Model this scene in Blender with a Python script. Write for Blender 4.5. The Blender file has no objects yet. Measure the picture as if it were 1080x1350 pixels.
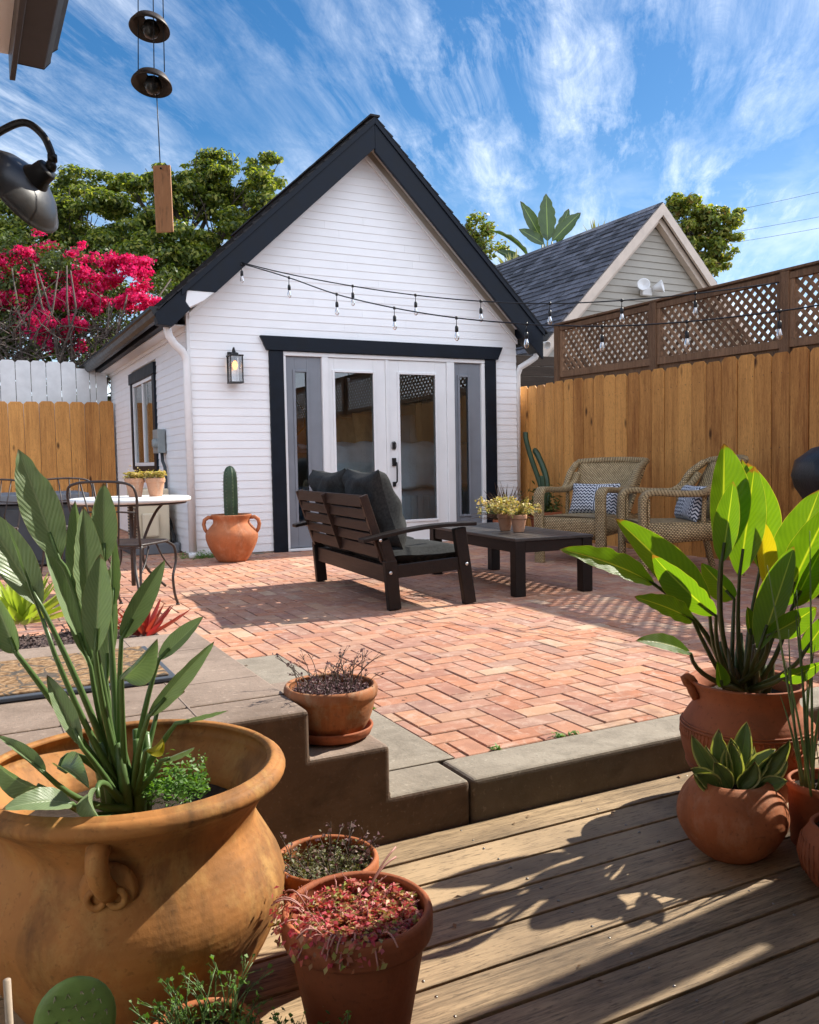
# Backyard patio: white cottage, brick patio, deck and terracotta pots.  Units metres, z = 0 is the brick patio.
import bpy, math, random
import numpy as np
from mathutils import Vector, Matrix, Euler
random.seed(7); RNG = np.random.default_rng(11)
S = bpy.context.scene; COL = S.collection
R = math.radians; PI = math.pi; cos = math.cos; sin = math.sin
U = random.uniform
V3 = Vector

# ------------------------------------------------------------------ objects
def tag(o, label=None, cat=None, group=None, kind=None):
    if label: o['label'] = label
    if cat: o['category'] = cat
    if group: o['group'] = group
    if kind: o['kind'] = kind
    return o
WLOC = {}
def thing(name, label, cat, loc=(0, 0, 0), group=None):
    o = bpy.data.objects.new(name, None); COL.objects.link(o); o.location = loc
    o.empty_display_size = .1; WLOC[o] = V3(loc)
    return tag(o, label, cat, group)

class MB:
    """collects geometry in world coordinates, links it as one mesh"""
    def __init__(s): s.v = []; s.f = []; s.sm = []; s.uv = []; s.M = None
    def add(s, vs, fs, smooth=False, uv=None):
        b = len(s.v)
        if s.M is not None: vs = [s.M @ V3(p) for p in vs]
        s.v += [tuple(p) for p in vs]
        for i, f in enumerate(fs):
            s.f.append([b + k for k in f]); s.sm.append(smooth)
            s.uv.append(uv[i] if uv else None)
        return s
    def box(s, c, d, rot=None):
        hx, hy, hz = d[0]/2, d[1]/2, d[2]/2
        vs = [V3((x*hx, y*hy, z*hz)) for x in (-1, 1) for y in (-1, 1) for z in (-1, 1)]
        if rot is not None:
            Rm = Euler(rot).to_matrix() if not isinstance(rot, Matrix) else rot
            vs = [Rm @ v for v in vs]
        vs = [v + V3(c) for v in vs]
        return s.add(vs, [(0,1,3,2),(4,6,7,5),(0,4,5,1),(2,3,7,6),(0,2,6,4),(1,5,7,3)])
    def bb(s, a, b):
        return s.box([(a[i]+b[i])/2 for i in range(3)], [abs(b[i]-a[i]) for i in range(3)])
    def bar(s, p, q, w, h, up=(0, 0, 1)):
        p = V3(p); q = V3(q); d = q-p; L = d.length; x = d.normalized(); up = V3(up)
        y = up.cross(x)
        if y.length < 1e-4: y = V3((0, 1, 0)).cross(x)
        y.normalize(); z = x.cross(y)
        Rm = Matrix((x, y, z)).transposed()
        return s.box((p+q)/2, (L, w, h), Rm)
    def tube(s, pts, rad, n=8, cap=True, flat=None, closed=False):
        pts = [V3(p) for p in pts]; m = len(pts)
        if not hasattr(rad, '__len__'): rad = [rad]*m
        vs = []; prev = None
        for i, p in enumerate(pts):
            if closed: t = pts[(i+1) % m]-pts[i-1]
            else: t = pts[min(i+1, m-1)]-pts[max(i-1, 0)]
            t.normalize()
            if prev is None:
                a = V3((0, 0, 1)) if abs(t.z) < .9 else V3((1, 0, 0))
                nrm = (a - t*a.dot(t)).normalized()
            else:
                nrm = prev - t*prev.dot(t)
                nrm = nrm.normalized() if nrm.length > 1e-5 else prev
            prev = nrm; bn = t.cross(nrm)
            for k in range(n):
                a = 2*PI*k/n
                vs.append(p + nrm*(cos(a)*rad[i]) + bn*(sin(a)*rad[i]*(flat or 1)))
        fs = []
        for i in range(m if closed else m-1):
            j = (i+1) % m
            for k in range(n):
                fs.append((i*n+k, i*n+(k+1) % n, j*n+(k+1) % n, j*n+k))
        if cap and not closed:
            fs.append(tuple(range(n))[::-1]); fs.append(tuple((m-1)*n+k for k in range(n)))
        return s.add(vs, fs, True)
    def lathe(s, prof, c=(0, 0, 0), n=48, wob=0, seed=0, M=None, sx=1, sy=1):
        """prof: list of (radius, z); closed at both ends when radius ~0"""
        vs = []; rr = random.Random(seed); ph = [rr.uniform(0, 6.28) for _ in range(4)]
        for (r_, z_) in prof:
            for k in range(n):
                a = 2*PI*k/n
                q = 1 + wob*(sin(2*a+ph[0]+z_*3)+.6*sin(3*a+ph[1]-z_*7)+.4*sin(5*a+ph[2]+z_*11))
                p = V3((r_*q*cos(a)*sx, r_*q*sin(a)*sy, z_ + wob*.25*r_*sin(2*a+ph[3])))
                if M is not None: p = M @ p
                vs.append(p + V3(c))
        fs = []
        for i in range(len(prof)-1):
            for k in range(n):
                fs.append((i*n+k, i*n+(k+1) % n, (i+1)*n+(k+1) % n, (i+1)*n+k))
        return s.add(vs, fs, True)
    def build(s, name, mat, parent=None, bevel=0, sub=0, origin=None, solid=0, auto=None):
        o0 = WLOC[parent] if parent is not None and parent in WLOC else V3(origin or (0, 0, 0))
        me = bpy.data.meshes.new(name)
        me.from_pydata([tuple(V3(p)-o0) for p in s.v], [], s.f)
        if any(s.sm): me.polygons.foreach_set('use_smooth', s.sm)
        if any(u is not None for u in s.uv):
            l = me.uv_layers.new(name='UVMap'); k = 0
            for f, u in zip(s.f, s.uv):
                for j in range(len(f)):
                    l.data[k].uv = u[j] if u else (0, 0); k += 1
        me.update()
        o = bpy.data.objects.new(name, me); COL.objects.link(o)
        if mat is not None: me.materials.append(mat)
        if parent is not None:
            o.parent = parent; WLOC[o] = o0
        else:
            o.location = o0; WLOC[o] = o0
        if bevel:
            b = o.modifiers.new('bevel', 'BEVEL'); b.width = bevel; b.segments = 2; b.limit_method = 'ANGLE'; b.angle_limit = R(40)
        if solid:
            b = o.modifiers.new('solid', 'SOLIDIFY'); b.thickness = solid; b.offset = 0
        if sub:
            b = o.modifiers.new('sub', 'SUBSURF'); b.levels = sub; b.render_levels = sub
        return o
def copy_tree(o, parent=None):
    c = o.copy(); COL.objects.link(c)
    if parent is not None: c.parent = parent
    for ch in list(o.children): copy_tree(ch, c)
    return c

# ------------------------------------------------------------------ materials
def NM(name):
    m = bpy.data.materials.new(name); m.use_nodes = True
    nt = m.node_tree; nt.nodes.clear()
    return m, nt
class N:
    def __init__(s, nt): s.nt = nt
    def __call__(s, typ, **kw):
        n = s.nt.nodes.new(typ)
        for k, v in kw.items():
            if k == 'inp':
                for kk, vv in v.items():
                    sk = n.inputs[kk]
                    if hasattr(vv, 'is_linked') or isinstance(vv, bpy.types.NodeSocket): s.nt.links.new(vv, sk)
                    else: sk.default_value = vv
            else: setattr(n, k, v)
        return n
def c4(c): return tuple(c) + (1,) if len(c) == 3 else tuple(c)
def coords(n, scale=(1, 1, 1), island=False, kind='Object', rot=(0, 0, 0)):
    tc = n('ShaderNodeTexCoord'); out = tc.outputs[kind]
    if island:
        g = n('ShaderNodeNewGeometry')
        mm = n('ShaderNodeVectorMath', operation='SCALE', inp={0: (7.3, 13.1, 5.7), 'Scale': g.outputs['Random Per Island']})
        ad = n('ShaderNodeVectorMath', operation='ADD', inp={0: out, 1: mm.outputs[0]}); out = ad.outputs[0]
    mp = n('ShaderNodeMapping', inp={'Vector': out, 'Scale': scale, 'Rotation': rot})
    return mp.outputs[0]
def ramp(n, fac, stops, interp='LINEAR'):
    r_ = n('ShaderNodeValToRGB', inp={'Fac': fac}); cr = r_.color_ramp; cr.interpolation = interp
    while len(cr.elements) < len(stops): cr.elements.new(.5)
    for e, (p, c) in zip(cr.elements, stops): e.position = p; e.color = c4(c)
    return r_.outputs[0]
def noise(n, vec, scale, detail=5, rough=.55, dist=0, out=0):
    return n('ShaderNodeTexNoise', inp={'Vector': vec, 'Scale': scale, 'Detail': detail, 'Roughness': rough, 'Distortion': dist}).outputs[out]
def mixc(n, f, a, b, mode='MIX'):
    m = n('ShaderNodeMix', data_type='RGBA', blend_type=mode)
    for k, v in ((0, f), (6, a), (7, b)):
        if isinstance(v, bpy.types.NodeSocket): n.nt.links.new(v, m.inputs[k])
        else: m.inputs[k].default_value = c4(v) if k else v
    return m.outputs[2]
def math_(n, op, a, b=0.0, c=0.0):
    m = n('ShaderNodeMath', operation=op)
    for k, v in ((0, a), (1, b), (2, c)):
        if isinstance(v, bpy.types.NodeSocket): n.nt.links.new(v, m.inputs[k])
        else: m.inputs[k].default_value = v
    return m.outputs[0]
def finish(n, col, rough=.6, bump=None, bs=.3, bd=.01, spec=.5, metal=0, extra=None, normal=None):
    b = n('ShaderNodeBsdfPrincipled')
    for k, v in (('Base Color', col), ('Roughness', rough), ('Specular IOR Level', spec), ('Metallic', metal)):
        if isinstance(v, bpy.types.NodeSocket): n.nt.links.new(v, b.inputs[k])
        else: b.inputs[k].default_value = c4(v) if k == 'Base Color' else v
    if bump is not None:
        bp = n('ShaderNodeBump', inp={'Height': bump, 'Strength': bs, 'Distance': bd})
        n.nt.links.new(bp.outputs[0], b.inputs['Normal'])
    for k, v in (extra or {}).items(): b.inputs[k].default_value = v
    o = n('ShaderNodeOutputMaterial'); n.nt.links.new(b.outputs[0], o.inputs[0])
    return b
def plain(name, c, rough=.6, var=.12, sc=12, bump=.15, metal=0, spec=.5, bd=.004, c2=None, island=False, stretch=(1, 1, 1), ivar=0):
    m, nt = NM(name); n = N(nt); v = coords(n, stretch, island)
    f = noise(n, v, sc, 6)
    lo = c2 or tuple(x*(1-var*1.6) for x in c); hi = c if c2 else tuple(min(1, x*(1+var)) for x in c)
    col = ramp(n, f, [(.3, lo), (.7, hi)])
    if ivar:
        gi = n('ShaderNodeNewGeometry').outputs['Random Per Island']; col = mixc(n, 1.0, col, ramp(n, gi, [(0, (1-ivar,)*3), (1, (1+ivar,)*3)]), 'MULTIPLY')
    f2 = noise(n, v, sc*9, 4)
    rg = math_(n, 'MULTIPLY_ADD', f, .25, rough-.12)
    finish(n, col, rg, f2, bump, bd, spec, metal)
    return m
def wood(name, c_lo, c_hi, axis=2, rough=.65, knots=True, grain=1.0, isl=.5, spec=.3, streak=30, dirt=None):
    """boards: each island gets its own tone, grain runs along axis"""
    m, nt = NM(name); n = N(nt)
    sc = [1.0, 1.0, 1.0]; sc[axis] = .06
    v = coords(n, tuple(sc), True)
    f = noise(n, v, streak, 6, .6, .6)
    f3 = noise(n, v, streak*4.5, 3, .6)
    sc2 = [1.0, 1.0, 1.0]; sc2[axis] = .25
    v2 = coords(n, tuple(sc2), True)
    f2 = noise(n, v2, 5, 3)
    t = math_(n, 'ADD', math_(n, 'MULTIPLY', f, .55*grain), math_(n, 'MULTIPLY', f3, .40*grain))
    t = math_(n, 'ADD', t, math_(n, 'MULTIPLY', f2, .35))
    g = n('ShaderNodeNewGeometry')
    t = math_(n, 'ADD', t, math_(n, 'MULTIPLY', math_(n, 'SUBTRACT', g.outputs['Random Per Island'], .5), isl))
    col = ramp(n, t, [(.40, c_lo), (.88, c_hi)])
    sp2 = [1.0, 1.0, 1.0]; sp2[axis] = .16
    po = noise(n, coords(n, tuple(sp2), True), 150, 3, .7)
    col = mixc(n, ramp(n, po, [(.54, (0, 0, 0)), (.68, (.55, .55, .55))]), col, tuple(x*.45 for x in c_lo))
    pl_ = noise(n, coords(n, tuple(sp2), True), 90, 4, .7)
    col = mixc(n, ramp(n, pl_, [(.58, (0, 0, 0)), (.74, (.45, .45, .45))]), col, tuple(min(1, x*1.25) for x in c_hi))
    if knots:
        sk = [1.0, 1.0, 1.0]; sk[axis] = .4
        vo = n('ShaderNodeTexVoronoi', inp={'Vector': coords(n, tuple(sk), True), 'Scale': 5.0, 'Randomness': 1.0})
        kn = ramp(n, vo.outputs['Distance'], [(.045, (1, 1, 1)), (.13, (0, 0, 0))])
        col = mixc(n, kn, col, tuple(x*.28 for x in c_lo))
    if dirt:
        fd = noise(n, coords(n, (1, 1, 1)), 3.0, 5)
        col = mixc(n, ramp(n, fd, [(.45, (0, 0, 0)), (.75, (.6, .6, .6))]), col, dirt)
    finish(n, col, math_(n, 'MULTIPLY_ADD', f, .2, rough-.1), math_(n, 'ADD', f, f3), .45, .004, spec)
    return m
def terracotta(name, c, dirt=(.06, .04, .025), lime=None, amt=.5, rough=.75, sc=6, spots=(0.5, .72)):
    m, nt = NM(name); n = N(nt); v = coords(n)
    f = noise(n, v, sc, 7, .6, .4)
    col = ramp(n, f, [(.25, tuple(x*.72 for x in c)), (.55, c), (.8, (min(1, c[0]*1.25), min(1, c[1]*1.35), min(1, c[2]*1.3)))])
    fb = noise(n, coords(n, (1, 1, .35)), sc*.8, 6, .65, .8)
    col = mixc(n, math_(n, 'MULTIPLY', ramp(n, fb, [(spots[0], (0, 0, 0)), (spots[1], (1, 1, 1))]), amt), col, dirt)
    if lime:
        fl = noise(n, coords(n, (1.3, 1.3, .8)), sc*1.7, 7, .7, .3)
        col = mixc(n, math_(n, 'MULTIPLY', ramp(n, fl, [(.5, (0, 0, 0)), (.68, (1, 1, 1))]), .55), col, lime)
    sp = noise(n, v, 90, 3)
    col = mixc(n, math_(n, 'MULTIPLY', ramp(n, sp, [(.6, (0, 0, 0)), (.72, (1, 1, 1))]), .35), col, dirt)
    wv = n('ShaderNodeTexWave', bands_direction='Z', inp={'Vector': v, 'Scale': 22.0, 'Distortion': 1.5, 'Detail': 2.0}).outputs[1]
    h = math_(n, 'ADD', math_(n, 'MULTIPLY', wv, .12), noise(n, v, 45, 5))
    finish(n, col, rough, h, .35, .004, .3)
    return m
def leafmat(name, cols, rough=.45, trans=.35, spec=.5, veins=False, tint=None, pale_rib=None, dk=None):
    """leaf: principled + translucent; colour varies per island, veins from the leaf's own uv"""
    m, nt = NM(name); n = N(nt)
    g = n('ShaderNodeNewGeometry')
    st = [(i/max(1, len(cols)-1), c) for i, c in enumerate(cols)]
    base = ramp(n, g.outputs['Random Per Island'], st)
    bump = None
    if veins:
        pass
        uv = n('ShaderNodeTexCoord').outputs['UV']
        sx = n('ShaderNodeSeparateXYZ', inp={0: uv})
        au = math_(n, 'ABSOLUTE', math_(n, 'SUBTRACT', sx.outputs[0], .5))
        t = math_(n, 'SUBTRACT', sx.outputs[1], math_(n, 'MULTIPLY', au, .55))
        nz = noise(n, coords(n), 14, 3)
        wv = math_(n, 'SINE', math_(n, 'ADD', math_(n, 'MULTIPLY', t, 300.0), math_(n, 'MULTIPLY', nz, 5.0)))
        wv2 = math_(n, 'SINE', math_(n, 'ADD', math_(n, 'MULTIPLY', t, 97.0), math_(n, 'MULTIPLY', nz, 9.0)))
        base = mixc(n, math_(n, 'MULTIPLY_ADD', wv, .06, .06), base, tuple(x*.55 for x in cols[0]))
        base = mixc(n, math_(n, 'MULTIPLY_ADD', wv2, .05, .08), base, tuple(min(1, x*1.5) for x in cols[-1]))
        ptch = noise(n, coords(n), 9, 4)
        base = mixc(n, math_(n, 'MULTIPLY', ramp(n, ptch, [(.45, (0, 0, 0)), (.75, (1, 1, 1))]), .35), base, tuple(x*.6 for x in cols[0]))
        rib = ramp(n, au, [(.0, (1, 1, 1)), (.035, (0, 0, 0))])
        base = mixc(n, math_(n, 'MULTIPLY', rib, .8), base, pale_rib or (.30, .40, .12))
        edge = ramp(n, au, [(.485, (0, 0, 0)), (.5, (1, 1, 1))])
        base = mixc(n, math_(n, 'MULTIPLY', edge, .7), base, (.42, .38, .14))
        tipn = math_(n, 'ADD', sx.outputs[1], math_(n, 'MULTIPLY', math_(n, 'SUBTRACT', noise(n, coords(n), 40, 4), .5), .22))
        tipn = math_(n, 'ADD', tipn, math_(n, 'MULTIPLY', math_(n, 'POWER', math_(n, 'MULTIPLY', au, 2.0), 6.0), .05))
        base = mixc(n, ramp(n, tipn, [(.955, (0, 0, 0)), (.99, (1, 1, 1))]), base, (.16, .085, .035))
        bump = math_(n, 'ADD', math_(n, 'MULTIPLY', wv, .3), math_(n, 'MULTIPLY', wv2, .8))
    b = finish(n, base, rough, bump, .22, .0035, spec)
    tr = n('ShaderNodeBsdfTranslucent')
    tc = mixc(n, 1.0, base, tint or (1.6, 1.7, .5), 'MULTIPLY')
    nt.links.new(tc, tr.inputs[0])
    mx = n('ShaderNodeMixShader', inp={0: trans}); nt.links.new(b.outputs[0], mx.inputs[1]); nt.links.new(tr.outputs[0], mx.inputs[2])
    out = [x for x in nt.nodes if x.type == 'OUTPUT_MATERIAL'][0]
    nt.links.new(mx.outputs[0], out.inputs[0])
    return m
def glassmat(name, refl=.5, tint=(.9, .95, .95), rough=.0):
    m, nt = NM(name); n = N(nt)
    fr = n('ShaderNodeFresnel', inp={'IOR': 1.62})
    f = math_(n, 'MULTIPLY_ADD', fr.outputs[0], 1.0, refl*.04)
    f = math_(n, 'MINIMUM', f, .95)
    g = n('ShaderNodeBsdfGlossy', inp={'Color': (1, 1, 1, 1), 'Roughness': rough})
    t = n('ShaderNodeBsdfTransparent', inp={'Color': c4(tint)})
    mx = n('ShaderNodeMixShader', inp={0: f}); nt.links.new(t.outputs[0], mx.inputs[1]); nt.links.new(g.outputs[0], mx.inputs[2])
    o = n('ShaderNodeOutputMaterial'); nt.links.new(mx.outputs[0], o.inputs[0])
    return m
def emis(name, c, s):
    m, nt = NM(name); n = N(nt)
    e = n('ShaderNodeEmission', inp={'Color': c4(c), 'Strength': s}); o = n('ShaderNodeOutputMaterial'); nt.links.new(e.outputs[0], o.inputs[0])
    return m
def brickmat():
    m, nt = NM('brick_paver'); n = N(nt)
    g = n('ShaderNodeNewGeometry'); v = coords(n, (1, 1, 1), True)
    base = ramp(n, g.outputs['Random Per Island'], [(0, (.46, .185, .10)), (.18, (.53, .245, .14)), (.36, (.38, .18, .13)), (.52, (.57, .285, .16)),
        (.66, (.46, .235, .165)), (.8, (.57, .33, .20)), (.92, (.36, .20, .155)), (1, (.62, .42, .27))])
    f = noise(n, v, 22, 6, .65)
    base = mixc(n, ramp(n, f, [(.45, (0, 0, 0)), (.8, (.4, .4, .4))]), base, (.60, .36, .25))
    f2 = noise(n, v, 9, 5, .6)
    base = mixc(n, ramp(n, f2, [(.47, (0, 0, 0)), (.75, (.6, .6, .6))]), base, (.22, .12, .09))
    f4 = noise(n, v, 14, 6, .7, 1.0)
    base = mixc(n, ramp(n, f4, [(.50, (0, 0, 0)), (.68, (.55, .55, .55))]), base, (.66, .50, .40))
    pits = noise(n, v, 160, 3)
    base = mixc(n, ramp(n, pits, [(.62, (0, 0, 0)), (.75, (.5, .5, .5))]), base, (.16, .08, .06))
    big = noise(n, coords(n), .8, 4)
    base = mixc(n, ramp(n, big, [(.42, (0, 0, 0)), (.75, (.45, .45, .45))]), base, (.27, .15, .12))
    finish(n, base, .85, math_(n, 'ADD', math_(n, 'MULTIPLY', f, .8), math_(n, 'MULTIPLY', pits, .4)), .5, .004, .25)
    return m
def concretemat(name, lo, hi, speck=(.1, .1, .09), sc=2.5, stain=(.12, .10, .075)):
    m, nt = NM(name); n = N(nt); v = coords(n)
    f = noise(n, v, sc, 8, .65)
    col = ramp(n, f, [(.3, lo), (.7, hi)])
    s_ = noise(n, v, 120, 3); col = mixc(n, ramp(n, s_, [(.58, (0, 0, 0)), (.74, (.6, .6, .6))]), col, speck)
    s3 = noise(n, v, 60, 3, out=0); col = mixc(n, ramp(n, s3, [(.6, (0, 0, 0)), (.7, (.4, .4, .4))]), col, tuple(min(1, x*1.5) for x in hi))
    st = noise(n, coords(n, (1, 1, 1.6)), 5, 6, .7, .5); col = mixc(n, ramp(n, st, [(.48, (0, 0, 0)), (.72, (.65, .65, .65))]), col, stain)
    finish(n, col, .85, math_(n, 'ADD', s_, math_(n, 'MULTIPLY', f, 2)), .35, .004, .25)
    return m
def wickermat(name, lo, hi, su=58, sv=95):
    """woven strands following the mesh uv (metres)"""
    m, nt = NM(name); n = N(nt)
    uv = n('ShaderNodeTexCoord').outputs['UV']
    s = n('ShaderNodeSeparateXYZ', inp={0: uv})
    uu = math_(n, 'MULTIPLY', s.outputs[0], su); vv = math_(n, 'MULTIPLY', s.outputs[1], sv)
    row = math_(n, 'FLOOR', vv)
    odd = math_(n, 'MULTIPLY', math_(n, 'MODULO', row, 2.0), .5)
    fu = math_(n, 'FRACT', math_(n, 'ADD', uu, odd)); fv = math_(n, 'FRACT', vv)
    hu = math_(n, 'SINE', math_(n, 'MULTIPLY', fu, PI)); hv = math_(n, 'SINE', math_(n, 'MULTIPLY', fv, PI))
    h = math_(n, 'MULTIPLY', math_(n, 'POWER', hu, .6), math_(n, 'POWER', hv, .5))
    nz = noise(n, coords(n), 25, 4)
    col = ramp(n, math_(n, 'ADD', math_(n, 'MULTIPLY', h, .8), math_(n, 'MULTIPLY', math_(n, 'SUBTRACT', nz, .5), .5)),
               [(.25, tuple(x*.25 for x in lo)), (.5, lo), (.9, hi)])
    finish(n, col, .5, h, .9, .006, .4)
    return m
def zigzagmat():
    m, nt = NM('zigzag_cotton'); n = N(nt)
    uv = n('ShaderNodeTexCoord').outputs['UV']; s = n('ShaderNodeSeparateXYZ', inp={0: uv})
    u_, v_ = s.outputs[0], s.outputs[1]
    z = math_(n, 'ABSOLUTE', math_(n, 'SUBTRACT', math_(n, 'FRACT', math_(n, 'MULTIPLY', u_, 13.0)), .5))
    t = math_(n, 'FRACT', math_(n, 'ADD', math_(n, 'MULTIPLY', v_, 10.0), math_(n, 'MULTIPLY', z, 1.3)))
    zig = math_(n, 'GREATER_THAN', t, .5)
    band = math_(n, 'MULTIPLY', math_(n, 'GREATER_THAN', u_, .56), math_(n, 'LESS_THAN', u_, .80))
    st = math_(n, 'GREATER_THAN', math_(n, 'FRACT', math_(n, 'MULTIPLY', u_, 21.0)), .42)
    f = math_(n, 'ADD', math_(n, 'MULTIPLY', zig, math_(n, 'SUBTRACT', 1.0, band)), math_(n, 'MULTIPLY', st, band))
    wv = noise(n, coords(n), 300, 2)
    col = mixc(n, f, (.035, .045, .075), (.66, .67, .70))
    finish(n, col, .9, math_(n, 'ADD', wv, math_(n, 'MULTIPLY', f, .4)), .3, .003, .15)
    return m
M = {}
M['brick'] = brickmat()
M['sand'] = plain('joint_sand', (.10, .075, .052), .95, .4, 14, .4, bd=.003)
M['concrete'] = concretemat('curb_concrete', (.235, .20, .155), (.375, .33, .265))
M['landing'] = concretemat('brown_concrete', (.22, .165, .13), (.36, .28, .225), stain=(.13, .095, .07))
M['landshade'] = concretemat('brown_concrete_shaded_face', (.085, .056, .038), (.15, .10, .068), stain=(.040, .026, .018), sc=3)  # landing concrete again, darker: shade of the risers put into the colour
M['curbshade'] = concretemat('grey_concrete_shaded_face', (.09, .07, .05), (.17, .135, .10), stain=(.07, .055, .04), sc=3)  # curb concrete darkened to paint the shade on its upright faces
M['deck'] = wood('deck_wood', (.040, .026, .014), (.49, .35, .205), 0, .6, False, 1.35, .34, .3, streak=48, dirt=(.075, .055, .038))
M['cedar'] = wood('cedar_picket', (.27, .10, .024), (.70, .34, .095), 2, .62, True, 1.15, .36, .25, streak=17)
M['cedar_dark'] = wood('weathered_lattice', (.085, .045, .025), (.28, .165, .095), 2, .75, False, 1.0, .4, .2)
M['whitepaint'] = plain('white_fence_paint', (.70, .71, .70), .6, .08, 6, .2)
M['siding'] = plain('white_siding_paint', (.88, .88, .88), .5, .025, 3, .12, island=True, bd=.002, ivar=.008)
M['trimwhite'] = plain('white_trim_paint', (.80, .80, .79), .42, .03, 4, .06, bd=.001)
M['black'] = plain('black_paint', (.0045, .008, .015), .5, .2, 8, .05, bd=.001, spec=.22)
M['greypaint'] = plain('grey_door_paint', (.20, .215, .24), .42, .06, 5, .06, bd=.001)
M['metal_black'] = plain('black_metal', (.008, .008, .008), .42, .25, 20, .06, spec=.4, bd=.001)
M['iron'] = plain('wrought_iron', (.045, .032, .027), .5, .4, 30, .2, spec=.5, bd=.001)
M['gutter_black'] = plain('dark_gutter', (.006, .0065, .008), .4, .2, 8, .05, bd=.001, spec=.4)
M['glass'] = glassmat('window_glass')
M['glass_bulb'] = glassmat('bulb_glass', .6, (.95, .95, .95))
M['darkwood'] = wood('espresso_wood', (.005, .003, .0022), (.020, .011, .008), 1, .5, False, .9, .25, .28)
M['darkwood2'] = wood('espresso_slat', (.018, .008, .005), (.060, .030, .019), 1, .46, False, .9, .3, .35)
M['tabletop'] = wood('table_slat', (.016, .014, .013), (.075, .066, .060), 1, .36, False, 1.0, .35, .6)
M['charcoal'] = plain('charcoal_fabric', (.034, .036, .036), .9, .25, 60, .5, spec=.15, bd=.003)
M['wicker'] = wickermat('wicker', (.38, .26, .12), (.78, .59, .33), 40, 74)
M['zigzag'] = zigzagmat()
M['shingle'] = plain('grey_shingle', (.15, .15, .17), .9, .3, 30, .5, island=True, bd=.004, c2=(.060, .062, .075), ivar=.55)
M['shingle_dark'] = plain('dark_shingle', (.028, .028, .030), .9, .3, 30, .5, island=True, bd=.004, c2=(.012, .012, .013))
M['beige'] = plain('beige_siding', (.36, .335, .285), .6, .05, 4, .15, island=True)
M['beigetrim'] = plain('peach_trim', (.62, .52, .43), .6, .08, 6, .2)
M['oldwall'] = wood('old_brown_boards', (.028, .020, .015), (.075, .055, .042), 0, .8, False, 1, .3, .2)
M['tc'] = terracotta('terracotta', (.44, .145, .055), amt=.45, lime=(.50, .26, .15))
M['tc_big'] = terracotta('aged_ochre_terracotta', (.45, .195, .055), dirt=(.085, .048, .020), amt=.72, sc=7.0, spots=(.46, .68), rough=.7, lime=(.52, .31, .10))
M['tc_red'] = terracotta('red_terracotta', (.37, .115, .050), amt=.5, sc=5)
M['tc_old'] = terracotta('mossy_terracotta', (.42, .16, .065), dirt=(.06, .045, .03), lime=(.42, .34, .22), amt=.75, sc=9)
M['tc_pale'] = terracotta('pale_terracotta', (.52, .27, .16), amt=.15, lime=(.55, .42, .32))
M['soil'] = plain('potting_soil', (.035, .022, .015), .95, .5, 60, 1.0, bd=.01, c2=(.10, .07, .05))
M['gravel'] = plain('planter_gravel', (.30, .22, .20), .95, .4, 90, 1.0, bd=.01, c2=(.10, .06, .05))
M['leaf_left'] = leafmat('bird_leaf_grey', [(.25, .33, .18), (.16, .24, .10), (.30, .38, .23)], .36, .22, .5, True, (1.1, 1.25, .7), (.34, .42, .24))
M['leaf_right'] = leafmat('bird_leaf_bright', [(.10, .21, .022), (.065, .15, .018), (.14, .25, .03)], .35, .55, .5, True, (2.3, 2.1, .35), (.38, .46, .10))
M['leaf_yellow'] = leafmat('bird_leaf_yellow', [(.36, .36, .03), (.48, .42, .04)], .4, .5, .4, True, (1.6, 1.4, .3), (.5, .5, .1))
M['petiole'] = leafmat('petiole_green', [(.12, .20, .06), (.09, .16, .05)], .4, .1)
M['petiole_red'] = leafmat('petiole_dark', [(.09, .13, .03), (.05, .08, .02), (.13, .06, .03)], .4, .1)
M['fol_tree'] = leafmat('tree_foliage', [(.06, .095, .018), (.13, .18, .034), (.26, .29, .055), (.40, .38, .09)], .5, .42, .4)
M['fol_dark'] = leafmat('dark_foliage', [(.03, .05, .012), (.055, .085, .02), (.10, .13, .032)], .5, .3, .4)
M['fol_yellow'] = leafmat('yellowing_foliage', [(.09, .11, .02), (.20, .19, .04), (.30, .19, .05)], .5, .35, .4)
M['banana'] = leafmat('banana_leaf', [(.035, .068, .026), (.06, .10, .038)], .4, .2, .5, True)
M['magenta'] = leafmat('bougainvillea_bract', [(.52, .008, .085), (.70, .018, .135), (.80, .06, .22), (.36, .006, .05)], .6, .45, .2, tint=(1.3, .7, 1.0))
M['twig'] = plain('grey_twig', (.10, .075, .06), .85, .4, 20, .3, island=True)
M['bark'] = plain('tree_bark', (.075, .058, .042), .9, .4, 8, .6)
M['cactus'] = plain('cactus_skin', (.028, .062, .026), .5, .2, 10, .2)
M['spine'] = plain('cactus_spine', (.35, .33, .22), .7, .2, 10, .1)
M['pad'] = plain('cactus_pad', (.17, .29, .07), .5, .2, 14, .2)
M['dryfan'] = leafmat('bronze_grass', [(.10, .055, .035), (.16, .09, .05), (.07, .05, .035)], .6, .3)
M['grass'] = leafmat('pale_reed', [(.14, .20, .07), (.22, .28, .13), (.10, .15, .05)], .5, .25)
M['agave'] = leafmat('lime_agave', [(.30, .38, .05), (.38, .44, .09), (.24, .33, .05)], .4, .3, .5)
M['brom'] = leafmat('red_bromeliad', [(.34, .035, .04), (.48, .10, .06), (.24, .06, .04)], .4, .3, .5, tint=(1.4, .8, .6))
M['sedum_red'] = leafmat('red_sedum', [(.55, .05, .10), (.60, .16, .12), (.36, .04, .08), (.28, .36, .07), (.62, .30, .20), (.58, .07, .13), (.45, .46, .10)], .45, .3, .4, tint=(1.3, .9, .7))
M['sedum_green'] = leafmat('green_sedum', [(.12, .14, .05), (.20, .21, .10), (.08, .09, .04), (.28, .24, .15), (.16, .10, .07)], .5, .2, .3)
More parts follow.
